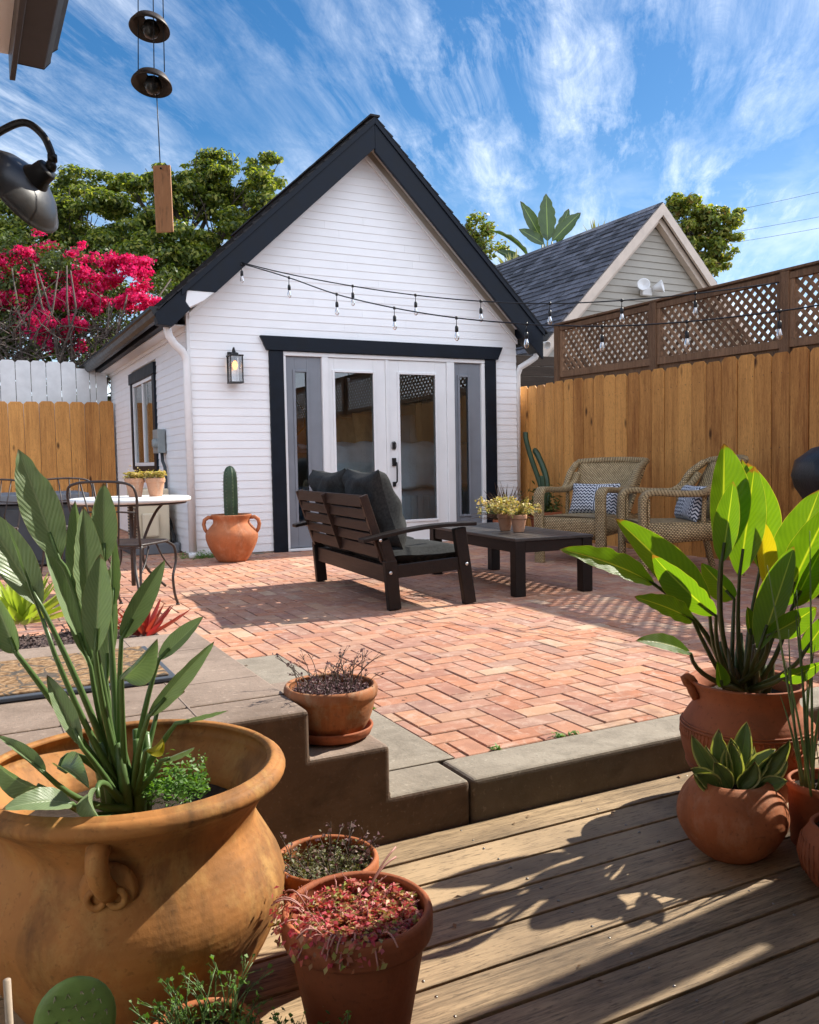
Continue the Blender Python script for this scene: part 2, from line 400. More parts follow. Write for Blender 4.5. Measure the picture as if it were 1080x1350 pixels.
M['sedum_purple'] = leafmat('dry_purple_sedum', [(.10, .05, .06), (.20, .11, .12), (.30, .22, .20), (.07, .035, .04)], .6, .2, .3, tint=(1.2, .9, .9))
M['sedum_yellow'] = leafmat('yellow_succulent', [(.55, .48, .12), (.42, .40, .10), (.66, .52, .24), (.50, .33, .14)], .5, .3, .4, tint=(1.3, 1.2, .6))
M['seedling'] = leafmat('seedling_green', [(.10, .22, .04), (.16, .30, .06), (.07, .15, .03)], .5, .35, .4)
M['snake'] = leafmat('snake_leaf', [(.08, .14, .035), (.17, .25, .06), (.10, .17, .04)], .4, .15, veins=True, pale_rib=(.05, .09, .03))
M['snake_edge'] = leafmat('snake_leaf_edge', [(.42, .44, .13), (.50, .50, .20)], .4, .2)
M['marble'] = plain('white_stone_top', (.78, .78, .76), .5, .06, 15, .2)
M['beigemetal'] = plain('beige_enamel', (.72, .62, .44), .45, .05, 5, .05)
M['greybox'] = plain('grey_enamel', (.25, .28, .28), .45, .1, 10, .1)
M['darkgrey'] = plain('dark_grey_panel', (.045, .05, .055), .6, .2, 6, .15)
M['slate'] = plain('slate_grey_top', (.15, .165, .18), .6, .15, 6, .2)
M['cover'] = plain('black_vinyl_cover', (.008, .009, .012), .4, .2, 6, .3, bd=.01)
M['bronze'] = plain('chime_bronze', (.045, .034, .030), .5, .4, 40, .3, metal=.3, bd=.001)
M['chimewood'] = wood('chime_sail_wood', (.62, .32, .17), (.85, .52, .32), 2, .6, False, .7, .2)
M['white_metal'] = plain('white_enamel', (.74, .74, .73), .35, .04, 4, .05)
M['bulb_glow'] = emis('amber_filament', (1.0, .40, .06), 2.8)
M['bulb_plain'] = plain('frosted_bulb', (.75, .72, .66), .2, .05, 5, .0)
M['room'] = plain('room_wall', (.50, .44, .35), .8, .05, 3, .1)
M['roomfloor'] = wood('room_floor', (.10, .07, .045), (.2, .14, .09), 0, .5, False)
M['duvet'] = plain('blue_grey_duvet', (.70, .77, .88), .9, .1, 5, .5, bd=.02)
M['pillow_white'] = plain('white_linen', (.85, .85, .83), .9, .05, 5, .3, bd=.01)
M['pillow_tan'] = plain('tan_linen', (.50, .36, .20), .9, .15, 9, .3, bd=.01)
M['headboard'] = wood('headboard_wood', (.30, .16, .07), (.52, .30, .14), 2, .5, False)
M['gold'] = plain('gold_frame', (.50, .33, .10), .3, .1, 9, .1, metal=.9)
M['coir'] = None
def coir():
    m, nt = NM('coir_mat'); n = N(nt); v = coords(n)
    f = noise(n, v, 60, 5); col = ramp(n, f, [(.35, (.16, .09, .045)), (.65, (.42, .28, .16))])
    wn_ = noise(n, v, 7, 3, .5, 0, 1); vv_ = n('ShaderNodeVectorMath', operation='MULTIPLY_ADD', inp={0: wn_, 1: (.16, .16, 0), 2: v}).outputs[0]
    ve = n('ShaderNodeTexVoronoi', feature='DISTANCE_TO_EDGE', inp={'Vector': vv_, 'Scale': 13.0}).outputs[0]
    col = mixc(n, ramp(n, ve, [(.025, (.8, .8, .8)), (.06, (0, 0, 0))]), col, (.07, .075, .075))
    finish(n, col, .95, f, .8, .006, .1)
    return m
M['coir'] = coir()
M['rubber'] = plain('mat_rubber_edge', (.06, .075, .10), .7, .1, 9, .2)

# ------------------------------------------------------------------ leaves, foliage
def blade(mb, P0, P1, w, n, sag=0.0, fold=.25, curl=0.0, ripple=.015, segs=14, acr=8, peak=.42, tipw=.02, side=1.0, twist=0.0, seed=1, notch=0):
    """one leaf blade from junction P0 to tip P1, facing n; uv u across, v along"""
    rr = random.Random(seed); P0 = V3(P0); P1 = V3(P1); ax = P1-P0; L = ax.length; a = ax.normalized(); n = V3(n)
    n = (n - a*n.dot(a)).normalized(); s = a.cross(n)
    mid = (P0+P1)/2 - n*sag*L
    ph = [rr.uniform(0, 6.3) for _ in range(4)]
    vs = []; 
    for i in range(segs+1):
        t = i/segs
        c = P0*(1-t)**2 + mid*(2*t*(1-t)) + P1*t*t
        tw = twist*t; nn = n*cos(tw) + s*sin(tw); ss = s*cos(tw) - n*sin(tw)
        # lanceolate width profile with its widest point at peak
        q = t**(math.log(.5)/math.log(peak))
        wd = w*(max(0, sin(PI*q))**.72*(1-.12*t)) + tipw*w*(1 if i < segs else .2)*(.3 if t < .02 else .0)
        for j in range(acr+1):
            x = -1 + 2*j/acr
            k = side if x < 0 else 1.0
            f_ = abs(x)
            rp = ripple*L*f_**2*(sin(11*t*PI+ph[0 if x < 0 else 1])+.6*sin(23*t+ph[2]))*.5
            nt_ = 1-(.16*f_**3 if notch and rr.random() < notch else 0)
            cu = curl*f_*f_
            vs.append(c + ss*(x*wd*k*nt_*cos(fold)*(1-.35*abs(cu))) + nn*(f_*wd*sin(fold) + cu*wd + rp))
    fs = []; uv = []
    for i in range(segs):
        for j in range(acr):
            fs.append((i*(acr+1)+j, i*(acr+1)+j+1, (i+1)*(acr+1)+j+1, (i+1)*(acr+1)+j))
            uu = (j/acr, (j+1)/acr); vv = (i/segs, (i+1)/segs)
            uv.append([(uu[0], vv[0]), (uu[1], vv[0]), (uu[1], vv[1]), (uu[0], vv[1])])
    mb.add(vs, fs, True, uv)
    return mb
def bez(a, b, c, n=8):
    a, b, c = V3(a), V3(b), V3(c)
    return [a*(1-t)**2 + b*(2*t*(1-t)) + c*t*t for t in [i/n for i in range(n+1)]]
def bez3(a, b, c, d, n=10):
    a, b, c, d = V3(a), V3(b), V3(c), V3(d)
    return [a*(1-t)**3 + b*(3*t*(1-t)**2) + c*(3*t*t*(1-t)) + d*t**3 for t in [i/n for i in range(n+1)]]
def leafcloud(name, pts, nrm, size, mat, parent, aspect=.5, jitter=.35, fold=.25, droop=0):
    """one mesh of rhombic leaves at pts (k,3), facing roughly nrm"""
    k = len(pts); pts = np.asarray(pts, float); nrm = np.asarray(nrm, float)
    nrm = nrm + RNG.normal(0, jitter, (k, 3)); nrm /= np.linalg.norm(nrm, axis=1)[:, None]
    d = RNG.normal(0, 1, (k, 3)); d[:, 2] -= droop; d -= nrm*(d*nrm).sum(1)[:, None]; d /= np.linalg.norm(d, axis=1)[:, None]
    s = np.cross(nrm, d); L = (size*RNG.uniform(.6, 1.3, k))[:, None]; W = L*aspect
    v = np.empty((k, 4, 3)); v[:, 0] = pts-d*L*.5; v[:, 1] = pts+s*W*.5+nrm*W*fold; v[:, 2] = pts+d*L*.5; v[:, 3] = pts-s*W*.5+nrm*W*fold
    o0 = np.array(WLOC[parent] if parent is not None else (0, 0, 0))
    v = (v-o0).reshape(-1, 3)
    me = bpy.data.meshes.new(name); me.vertices.add(4*k); me.vertices.foreach_set('co', v.ravel())
    me.loops.add(4*k); me.loops.foreach_set('vertex_index', np.arange(4*k, dtype=np.int32))
    me.polygons.add(k); me.polygons.foreach_set('loop_start', np.arange(0, 4*k, 4, dtype=np.int32)); me.polygons.foreach_set('loop_total', np.full(k, 4, dtype=np.int32))
    me.update(calc_edges=True); me.validate()
    o = bpy.data.objects.new(name, me); COL.objects.link(o); me.materials.append(mat)
    if parent is not None: o.parent = parent; WLOC[o] = WLOC[parent]
    return o
def clump_pts(c, r, k, shell=.55, flat=1.0):
    """k points in an ellipsoid, denser towards its skin"""
    d = RNG.normal(0, 1, (k, 3)); d /= np.linalg.norm(d, axis=1)[:, None]
    q = shell + (1-shell)*RNG.random(k)**.6
    q *= 1+RNG.normal(0, .10, k)
    p = d*q[:, None]*np.array(r)
    n = d/np.array(r); n /= np.linalg.norm(n, axis=1)[:, None]; n[:, 2] += .5
    return p+np.array(c), n
def branch(mb, p, q, r0, r1, kink=.12, n=5, seg=6):
    p = V3(p); q = V3(q); L = (q-p).length; pts = [p]
    for i in range(1, n):
        t = i/n; pts.append(p.lerp(q, t)+V3((U(-1, 1), U(-1, 1), U(-.6, 1)))*kink*L*sin(PI*t)*.6)
    pts.append(q)
    mb.tube(pts, [r0+(r1-r0)*i/n for i in range(n+1)], seg)
    return pts

# ------------------------------------------------------------------ camera, light, sky
cam = bpy.data.objects.new('camera', bpy.data.cameras.new('camera')); COL.objects.link(cam); S.camera = cam
_r = V3((0.8891932,-0.4571552,-0.0185623)); _u = V3((0.0430520,0.0432105,0.9981380)); _w = V3((0.4555019,0.8883366,-0.0581039))
cam.matrix_world = Matrix(((_r.x, _u.x, -_w.x, 0), (_r.y, _u.y, -_w.y, 0), (_r.z, _u.z, -_w.z, .945), (0, 0, 0, 1)))
cam.data.sensor_fit = 'HORIZONTAL'; cam.data.sensor_width = 36; cam.data.lens = 38.33; cam.data.clip_end = 400; cam.data.clip_start = .05
SUN = V3((1.2, .11, 1.0)).normalized()
sl = bpy.data.lights.new('sun', 'SUN'); sl.energy = 5.0; sl.angle = R(.53); sl.color = (1.0, .93, .82)
so = bpy.data.objects.new('sun', sl); COL.objects.link(so); so.rotation_euler = SUN.to_track_quat('Z', 'Y').to_euler(); so.location = (6, 0, 8)
W = bpy.data.worlds.new('World'); S.world = W; W.use_nodes = True; nt = W.node_tree; nt.nodes.clear(); n = N(nt)
sky = n('ShaderNodeTexSky', sky_type='NISHITA', sun_disc=False, sun_elevation=math.asin(SUN.z), sun_rotation=math.atan2(SUN.x, SUN.y), air_density=1.0, dust_density=.35, ozone_density=2.2)
tc = n('ShaderNodeTexCoord').outputs['Generated']
sp = n('ShaderNodeSeparateXYZ', inp={0: tc})
zz = math_(n, 'MAXIMUM', math_(n, 'ADD', sp.outputs[2], .10), .03)
px = math_(n, 'DIVIDE', sp.outputs[0], zz); py = math_(n, 'DIVIDE', sp.outputs[1], zz)
cv = n('ShaderNodeCombineXYZ', inp={0: px, 1: py, 2: 0.0}).outputs[0]
rot = n('ShaderNodeMapping', inp={'Vector': cv, 'Rotation': (0, 0, R(40))}).outputs[0]
mp = n('ShaderNodeMapping', inp={'Vector': rot, 'Scale': (1.25, .24, 1), 'Location': (1.3, .2, 0)}).outputs[0]
warp = noise(n, cv, .9, 3, .5, 0, 1)
mp2 = n('ShaderNodeVectorMath', operation='MULTIPLY_ADD', inp={0: warp, 1: (.20, .25, 0), 2: mp}).outputs[0]
wisps = noise(n, mp2, 3.6, 14, .70, .18)
body = noise(n, n('ShaderNodeMapping', inp={'Vector': rot, 'Scale': (1.0, .45, 1), 'Location': (.3, .1, 0)}).outputs[0], .75, 4, .55, .3)
fine = noise(n, n('ShaderNodeMapping', inp={'Vector': rot, 'Scale': (1, .5, 1)}).outputs[0], 7, 10, .72, .9)
mask = math_(n, 'MULTIPLY', ramp(n, wisps, [(.44, (0, 0, 0)), (.66, (1, 1, 1))]), ramp(n, body, [(.38, (.06, .06, .06)), (.62, (1, 1, 1))]))
mask = math_(n, 'MULTIPLY', mask, ramp(n, fine, [(.32, (.25, .25, .25)), (.62, (1, 1, 1))]))
hz = ramp(n, sp.outputs[2], [(.02, (1, 1, 1)), (.34, (0, 0, 0))])
low = noise(n, n('ShaderNodeMapping', inp={'Vector': tc, 'Scale': (3.2, 3.2, 7)}).outputs[0], 1.6, 6, .6, .3)
mask2 = math_(n, 'MULTIPLY', math_(n, 'MULTIPLY', hz, ramp(n, low, [(.46, (0, 0, 0)), (.62, (1, 1, 1))])), .8)
mask = math_(n, 'MINIMUM', math_(n, 'MAXIMUM', mask, mask2), .93)
skyc = n('ShaderNodeHueSaturation', inp={'Saturation': 1.36, 'Value': .72, 'Color': sky.outputs[0]}).outputs[0]
haze_ = ramp(n, sp.outputs[2], [(.0, (.5, .5, .5)), (.34, (0, 0, 0))])
skyc = mixc(n, haze_, skyc, (4.2, 5.6, 7.6))
bgc = mixc(n, mask, skyc, (8.4, 8.8, 9.4))
# bright sheet added to the unseen sky behind the viewer as fill light
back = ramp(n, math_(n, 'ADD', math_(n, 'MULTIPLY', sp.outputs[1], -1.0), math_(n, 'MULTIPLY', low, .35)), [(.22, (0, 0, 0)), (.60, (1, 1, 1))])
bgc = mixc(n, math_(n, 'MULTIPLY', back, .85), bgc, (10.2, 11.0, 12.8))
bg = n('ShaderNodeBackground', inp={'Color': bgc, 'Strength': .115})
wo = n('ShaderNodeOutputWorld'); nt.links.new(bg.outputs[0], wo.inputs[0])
S.view_settings.view_transform = 'Standard'; S.view_settings.look = 'None'; S.view_settings.gamma = 1; S.view_settings.exposure = .72
S.render.engine = 'CYCLES'; S.cycles.max_bounces = 7; S.cycles.transparent_max_bounces = 16; S.cycles.sample_clamp_indirect = 6
S.cycles.caustics_reflective = False; S.cycles.caustics_refractive = False

# ------------------------------------------------------------------ ground, patio, deck, landing
DZ = -.125
g = MB(); g.add([(-60, -40, -.40), (90, -40, -.40), (90, 120, -.40), (-60, 120, -.40)], [(0, 1, 2, 3)])
tag(g.build('ground', plain('bare_soil', (.12, .09, .06), .95, .3, 2, .5)), kind='structure')
b = MB()
b.bb((1.36, 2.36, -.3), (6.6, 14.4, -.0052)); b.bb((-5.2, 4.72, -.3), (1.357, 14.4, -.0055)); b.bb((.86, 3.9, -.3), (1.3575, 4.717, -.0058))
tag(b.build('patio_bedding', M['sand']), kind='structure')
# herringbone pavers, one mesh
b = MB(); u_ = .1005; gp = .0030; rr = random.Random(3)
def paver(x0, y0, x1, y1):
    cx, cy = (x0+x1)/2, (y0+y1)/2
    if x1 < 1.38 and cy < 4.12: return
    if cx < .84 and cy < 4.75: return
    if y1 < 2.39 or cy > 14.2 or cx > 6.2 or cx < -4.9: return
    if 2.10 < cx < 6.05 and cy > 8.93: return
    x0 = max(x0, 1.358) if cy < 4.12 else x0; y0 = max(y0, 2.364)
    if x1-x0 < .03 or y1-y0 < .03: return
    j = lambda: rr.uniform(-.0018, .0022)
    x0 += gp+j(); y0 += gp+j(); x1 -= gp+j(); y1 -= gp+j(); z = rr.uniform(-.0010, .0010); tx = rr.uniform(-.0008, .0008); ty = rr.uniform(-.0008, .0008); k = .0028
    top = [(x0+k, y0+k, z-tx-ty), (x1-k, y0+k, z+tx-ty), (x1-k, y1-k, z+tx+ty), (x0+k, y1-k, z-tx+ty)]
    mid = [(x0, y0, z-.003), (x1, y0, z-.003), (x1, y1, z-.003), (x0, y1, z-.003)]
    bot = [(x0, y0, -.03), (x1, y0, -.03), (x1, y1, -.03), (x0, y1, -.03)]
    b.add(top+mid+bot, [(0, 1, 2, 3)]+[(4+i, 4+(i+1) % 4, (i+1) % 4, i) for i in range(4)]+[(8+i, 8+(i+1) % 4, 4+(i+1) % 4, 4+i) for i in range(4)])
for i in range(-50, 66):
    for j in range(20, 145):
        q = (i-j) % 4
        if q == 0: paver(i*u_, j*u_, (i+2)*u_, (j+1)*u_)
        elif q == 3: paver(i*u_, j*u_, (i+1)*u_, (j+2)*u_)
tag(b.build('brick_patio', M['brick']), kind='structure')
# weeds in the joints are part of the patio surface: leave them to ground cover below
wp = []; wn = []
for k in range(60):
    x = U(2.0, 2.5); y = U(8.70, 8.86); wp.append((x, y, U(0, .05))); wn.append((0, 0, 1))
for k in range(380):
    c = random.choice([(2.13, 8.80), (2.22, 8.83), (2.42, 8.84), (1.98, 8.9)]); wp.append((c[0]+random.gauss(0, .045), c[1]+random.gauss(0, .03), abs(random.gauss(0, .03)))); wn.append((0, -.5, 1))
for k in range(16):
    cx_, cy_ = 1.4+3.2*random.random()**1.6, 2.366
    if k > 11: cx_, cy_ = 1.358, U(2.5, 4.0)
    for _ in range(random.randint(6, 16)): wp.append((cx_+random.gauss(0, .010), cy_+random.gauss(0, .006), abs(random.gauss(0, .006)))); wn.append((0, -.3, 1))
tag(leafcloud('ground_weeds', wp, wn, .028, M['seedling'], None, .3), kind='stuff')
lp = [(U(-.2, 5.5), U(2.4, 8.3), .006) for _ in range(70)]+[(U(.7, 2.6), U(.9, 2.14), DZ+.004) for _ in range(34)]
tag(leafcloud('leaf_litter', lp, [(0, 0, 1)]*len(lp), .020, plain('dry_leaf', (.20, .11, .05), .8, .4, 30, island=True, ivar=.4), None, .55, .15), kind='stuff')
# curb: three cast pieces with a rounded front edge
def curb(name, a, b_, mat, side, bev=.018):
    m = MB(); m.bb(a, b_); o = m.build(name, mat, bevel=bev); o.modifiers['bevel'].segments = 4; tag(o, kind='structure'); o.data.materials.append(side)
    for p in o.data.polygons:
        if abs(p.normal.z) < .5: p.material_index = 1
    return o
curb('curb', (1.302, 2.166, -.35), (6.6, 2.362, .004), M['concrete'], M['curbshade'])
curb('curb', (1.0365, 2.364, -.35), (1.356, 4.10, .003), M['concrete'], M['curbshade'], .004)
m = MB(); prof = [(-3.2, -.35), (1.296, -.35), (1.296, .004), (1.037, .0045), (1.037, .153), (.800, .153), (.800, .288), (-3.2, .288)]
m.add([(x, 2.166, z) for x, z in prof]+[(x, 2.362, z) for x, z in prof], [tuple(range(8)), tuple(range(8, 16))[::-1]]+[(i, 8+i, 8+(i+1) % 8, (i+1) % 8) for i in range(8)])
m2 = m.build('landing_steps', M['landing'], bevel=.016); tag(m2, kind='structure'); m2.modifiers['bevel'].segments = 4; m2.data.materials.append(M['landshade']); m2.data.materials.append(M['concrete'])
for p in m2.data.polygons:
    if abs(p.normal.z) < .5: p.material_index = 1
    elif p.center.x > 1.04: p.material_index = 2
curb('curb', (.802, 3.002, -.35), (1.0355, 4.10, .0025), M['concrete'], M['curbshade'], .003)
curb('step', (.802, 2.3625, -.35), (1.036, 3.0, .153), M['landing'], M['landshade'], .004)
curb('landing', (-3.2, 2.3625, -.35), (.800, 3.45, .2882), M['landing'], M['landshade'], .008)
# tile joints on the landing, as thin inlaid strips
j = MB()
j.bb((.520, 2.19, .280), (.5245, 3.44, .2896)); j.bb((.20, 2.19, .280), (.2045, 2.86, .2896)); j.bb((-2, 2.862, .280), (.519, 2.8665, .2897)); j.bb((.526, 2.60, .280), (.79, 2.603, .2893)); j.bb((.526, 3.10, .280), (.79, 3.103, .2893))
tag(j.build('landing_joint', plain('tile_joint', (.28, .215, .175), .9, .1, 9, .2)), kind='structure')
# coir door mat with a rubber border
t = thing('door_mat', 'brown coir door mat with dark scrollwork and blue-grey rubber edge on the landing', 'door mat', (.1, 2.95, .29))
m = MB(); m.bb((-.9, 2.66, .292), (.56, 3.18, .304)); m.build('mat_border', M['rubber'], t, bevel=.003)
m = MB(); m.bb((-.88, 2.685, .298), (.54, 3.155, .311)); m.build('mat_pile', M['coir'], t, bevel=.004)
# deck boards
b = MB(); y = 2.160
while y > -2.2:
    wdt = .130 if y < 2.1 else .130
    x = -3.0 - rr.uniform(0, 1)
    y0 = y-wdt+.0100
    b.bb((-3.2, y0, DZ-.03), (6.8, y, DZ+rr.uniform(-.0012, .0012)))
    y -= wdt
o = tag(b.build('deck', M['deck'], bevel=.002), kind='structure')
b = MB(); b.bb((-3.2, -2.3, -.36), (6.8, 2.155, -.20)); tag(b.build('deck_frame', M['oldwall']), kind='structure')
sc = MB(); y = 2.160
while y > .4:
    for x in (.36, .80, 1.24, 1.68, 2.12):
        for dy in (.028, .100):
            sc.tube([(x+rr.uniform(-.008, .008), y-dy, DZ-.004), (x, y-dy, DZ+.0016)], .0034, 8)
    y -= .130
tag(sc.build('deck_screws', plain('steel_screw', (.30, .28, .25), .35, .1, 9, .1, metal=.9), None), kind='structure')

# ------------------------------------------------------------------ cottage
FX0, FX1, FY, BY = 2.097, 6.05, 8.9, 14.0
APX, APZ = 4.09, 4.626
def roofz(x, drop=0):     # top of roof plane
    return APZ - (.928*(APX-x) if x < APX else .98*(x-APX)) - drop
hs = thing('cottage', 'white clapboard cottage with black trim, steep gable and glazed double doors', 'cottage', (4.07, 8.9, 0))
EXP = .084
jr = random.Random(21)
def claps(mb, rows, seg, axis):
    """seg(z0,z1) -> list of (a0,a1 at bottom, b0,b1 at top) spans; axis 'x' front wall, 'y' left wall, 'Y' right wall"""
    for k in range(rows):
        z0 = .02+k*EXP; z1 = z0+EXP
        spans = []
        for (a0, a1, b0, b1) in seg(z0, z1):
            if a1-a0 > 1.5:
                c_ = a0+(a1-a0)*jr.uniform(.2, .8); spans += [(a0, c_-.0005, b0, c_-.0005), (c_+.0005, a1, c_+.0005, b1)]
            else: spans.append((a0, a1, b0, b1))
        for (a0, a1, b0, b1) in spans:
            dz = jr.uniform(-.0007, .0007); z0 = .02+k*EXP+dz
            if axis == 'x':
                p = [(a0, FY-.0095, z0), (a1, FY-.0095, z0), (b1, FY-.003, z1+.001), (b0, FY-.003, z1+.001), (a0, FY+.01, z0), (a1, FY+.01, z0)]
            elif axis == 'y':
                p = [(FX0-.0095, a1, z0), (FX0-.0095, a0, z0), (FX0-.003, b0, z1+.001), (FX0-.003, b1, z1+.001), (FX0+.01, a1, z0), (FX0+.01, a0, z0)]
            else:
                p = [(FX1+.0095, a0, z0), (FX1+.0095, a1, z0), (FX1+.003, b1, z1+.001), (FX1+.003, b0, z1+.001), (FX1-.01, a0, z0), (FX1-.01, a1, z0)]
            mb.add(p, [(0, 1, 2, 3), (4, 5, 1, 0), (0, 3, 4), (1, 5, 2)])
OX0, OX1, OZ = 2.935, 5.74, 2.135
def fseg(z0, z1):
    def lim(z):
        zz_ = z+.30
        if zz_ < 2.70: return FX0, FX1
        return max(FX0, APX-(APZ-zz_)/.928), min(FX1, APX+(APZ-zz_)/.98)
    a0, a1 = lim(z0); b0, b1 = lim(z1)
    if b1-b0 < .02: return []
    if z0 < OZ-.02: return [(a0, OX0, b0, OX0), (OX1, a1, OX1, b1)]
    return [(a0, a1, b0, b1)]
f = MB(); claps(f, 51, fseg, 'x'); f.build('front_siding', M['siding'], hs)
def sseg(z0, z1):
    if z1 > .92 and z0 < 2.14: return [(FY, 10.56, FY, 10.56), (12.18, BY, 12.18, BY)]
    return [(FY, BY, FY, BY)]
f = MB(); claps(f, 30, sseg, 'y'); f.build('side_siding', M['siding'], hs)
f = MB(); claps(f, 29, lambda a, b_: [(FY, BY, FY, BY)], 'Y'); f.build('side_siding', M['siding'], hs)
# structural walls behind the boards, with the openings cut
f = MB()
def panel_x(x0, x1, z0, z1, y=FY): f.bb((x0, y+.006, z0), (x1, y+.12, z1))
panel_x(FX0+.004, OX0+.01, -.1, 2.6); panel_x(OX1-.01, FX1-.004, -.1, 2.6); panel_x(OX0+.01, OX1-.01, OZ-.02, 2.6)
gz = [(FX0+.004, 2.6), (FX1-.004, 2.6), (FX1-.004, roofz(FX1)-.12), (APX, APZ-.13), (FX0+.004, roofz(FX0)-.12)]
for yy in (FY+.006, BY-.1):
    f.add([(x, yy, z) for x, z in gz]+[(x, yy+.1, z) for x, z in gz], [(0, 1, 2, 3, 4), (9, 8, 7, 6, 5)]+[(i, 5+i, 5+(i+1) % 5, (i+1) % 5) for i in range(5)])
f.bb((FX0+.006, BY-.1, -.1), (FX1-.006, BY-.0, 2.6))
for (y0, y1, z0, z1) in ((FY+.12, 10.58, -.1, 2.55), (12.16, BY-.1, -.1, 2.55), (10.58, 12.16, -.1, .94), (10.58, 12.16, 2.12, 2.55)): f.bb((FX0+.006, y0, z0), (FX0+.11, y1, z1))
f.bb((FX1-.11, FY+.12, -.1), (FX1-.006, BY-.1, 2.55)); f.build('wall', M['room'], hs)
f = MB(); f.bb((FX0+.11, FY+.02, -.08), (FX1-.11, BY-.1, .03)); f.build('floor', M['roomfloor'], hs)
f = MB(); f.bb((FX0+.11, FY+.12, 2.56), (FX1-.11, BY-.1, 2.62)); f.build('ceiling', M['room'], hs)
# corner boards
f = MB(); f.bb((FX0-.024, FY-.022, .0), (FX0+.012, FY+.03, 2.62)); f.build('corner_board', M['trimwhite'], hs, bevel=.003)
# roof slabs with shingle courses
RY0, RY1 = 8.65, 14.25
XL, XR = 1.80, 6.26
f = MB()
for (xa, xb) in ((XL, APX), (XR, APX)):
    za, zb = roofz(xa), roofz(xb); th = .07
    f.add([(xa, RY0, za-.02), (xb, RY0, zb-.02), (xb, RY1, zb-.02), (xa, RY1, za-.02), (xa, RY0, za-th), (xb, RY0, zb-th), (xb, RY1, zb-th), (xa, RY1, za-th)],
          [(0, 1, 2, 3), (7, 6, 5, 4), (0, 4, 5, 1), (3, 2, 6, 7), (0, 3, 7, 4)])
f.build('roof', M['black'], hs); roof_o = hs.children[-1]
def shingles(mb, A, B, up, n_rows, tab=.28, th=.012, lap=.02, seedv=1, mirror=False):
    """rows of tabs on the plane spanned by A->B (eave) and up (to the ridge)"""
    rg = random.Random(seedv); A = V3(A); B = V3(B); up = V3(up); e = (B-A); Lw = e.length; e = e.normalized()
    nr = e.cross(up.normalized()); nr = nr if nr.z > 0 else -nr
    hrow = up/n_rows
    for k in range(n_rows):
        x = -rg.uniform(0, tab)
        while x < Lw:
            w_ = tab*rg.uniform(.55, 1.25); x0 = max(0, x+.004); x1 = min(Lw, x+w_-.004)
            if x1-x0 > .02:
                off = nr*(th*rg.uniform(.8, 1.5)); d0 = A+hrow*k-hrow.normalized()*(lap*rg.uniform(.6, 1.2)); d1 = A+hrow*(k+1.02)
                p = [d0+e*x0+off, d0+e*x1+off, d1+e*x1+nr*.003, d1+e*x0+nr*.003, d0+e*x0-nr*.002, d0+e*x1-nr*.002]
                mb.add(p, [(0, 1, 2, 3), (4, 5, 1, 0), (0, 3, 4), (1, 5, 2)])
            x += w_
f = MB()
shingles(f, (XL-.04, RY0-.05, roofz(XL-.04)-.01), (XL-.04, RY1, roofz(XL-.04)-.01), (APX-XL+.04, 0, .928*(APX-XL+.04)), 24, seedv=2, th=.016)
shingles(f, (XR+.04, RY0-.05, roofz(XR+.04)-.01), (XR+.04, RY1, roofz(XR+.04)-.01), (APX-XR-.04, 0, .98*(XR+.04-APX)), 24, seedv=3, th=.016)
for k in range(27): f.box((APX, RY0+.06+k*.2, APZ+.004+random.uniform(0, .004)), (.11, .21, .020), (0, 0, 0))
f.build('roof_shingles', M['shingle_dark'], roof_o)
# rake boards (black), inner white trim, cornice returns
def rake(mb, x_out, x_in, z_top_drop, depth, y0, y1):
    za = roofz(x_out)-z_top_drop; zb = roofz(x_in)-z_top_drop
    P = [(x_out, y0, za), (x_in, y0, zb), (x_in, y0, zb-depth), (x_out, y0, za-depth)]
    Q = [(x, y1, z) for x, _, z in P]
    mb.add(P+Q, [(0, 1, 2, 3), (7, 6, 5, 4), (0, 4, 5, 1), (2, 6, 7, 3), (1, 5, 6, 2), (0, 3, 7, 4)])
f = MB(); PR_ = [(2.036, 2.650), (2.319, 2.648), (APX-.001, 4.295), (APX-.001, APZ-.016), (2.00, roofz(2.00)-.016)]
f.add([(x, RY0-.03, z) for x, z in PR_]+[(x, RY0+.01, z) for x, z in PR_], [(0, 1, 2, 3, 4), (9, 8, 7, 6, 5)]+[(i, 5+i, 5+(i+1) % 5, (i+1) % 5) for i in range(5)])
rake(f, XR, APX+.001, .015, .35, RY0-.03, RY0+.01)
rake(f, 1.98, APX, .002, .075, RY0-.045, RY0-.0305); rake(f, XR+.02, APX, .002, .075, RY0-.045, RY0-.0305)
f.build('rake_board', M['black'], hs, bevel=.003)
f = MB(); rake(f, 2.1, APX, .31, .055, FY-.045, FY-.018); rake(f, 6.05, APX, .315, .055, FY-.045, FY-.018)
f.build('rake_trim', M['trimwhite'], hs)
f = MB(); 
for (xa, xb) in ((XL+.2, APX), (XR-.02, APX)):      # white boarded soffit under the overhang
    za, zb = roofz(xa)-.19, roofz(xb)-.19
    f.add([(xa, RY0+.011, za), (xb, RY0+.011, zb), (xb, FY+.0, zb), (xa, FY+.0, za)], [(0, 1, 2, 3)])
f.build('soffit', M['trimwhite'], hs)
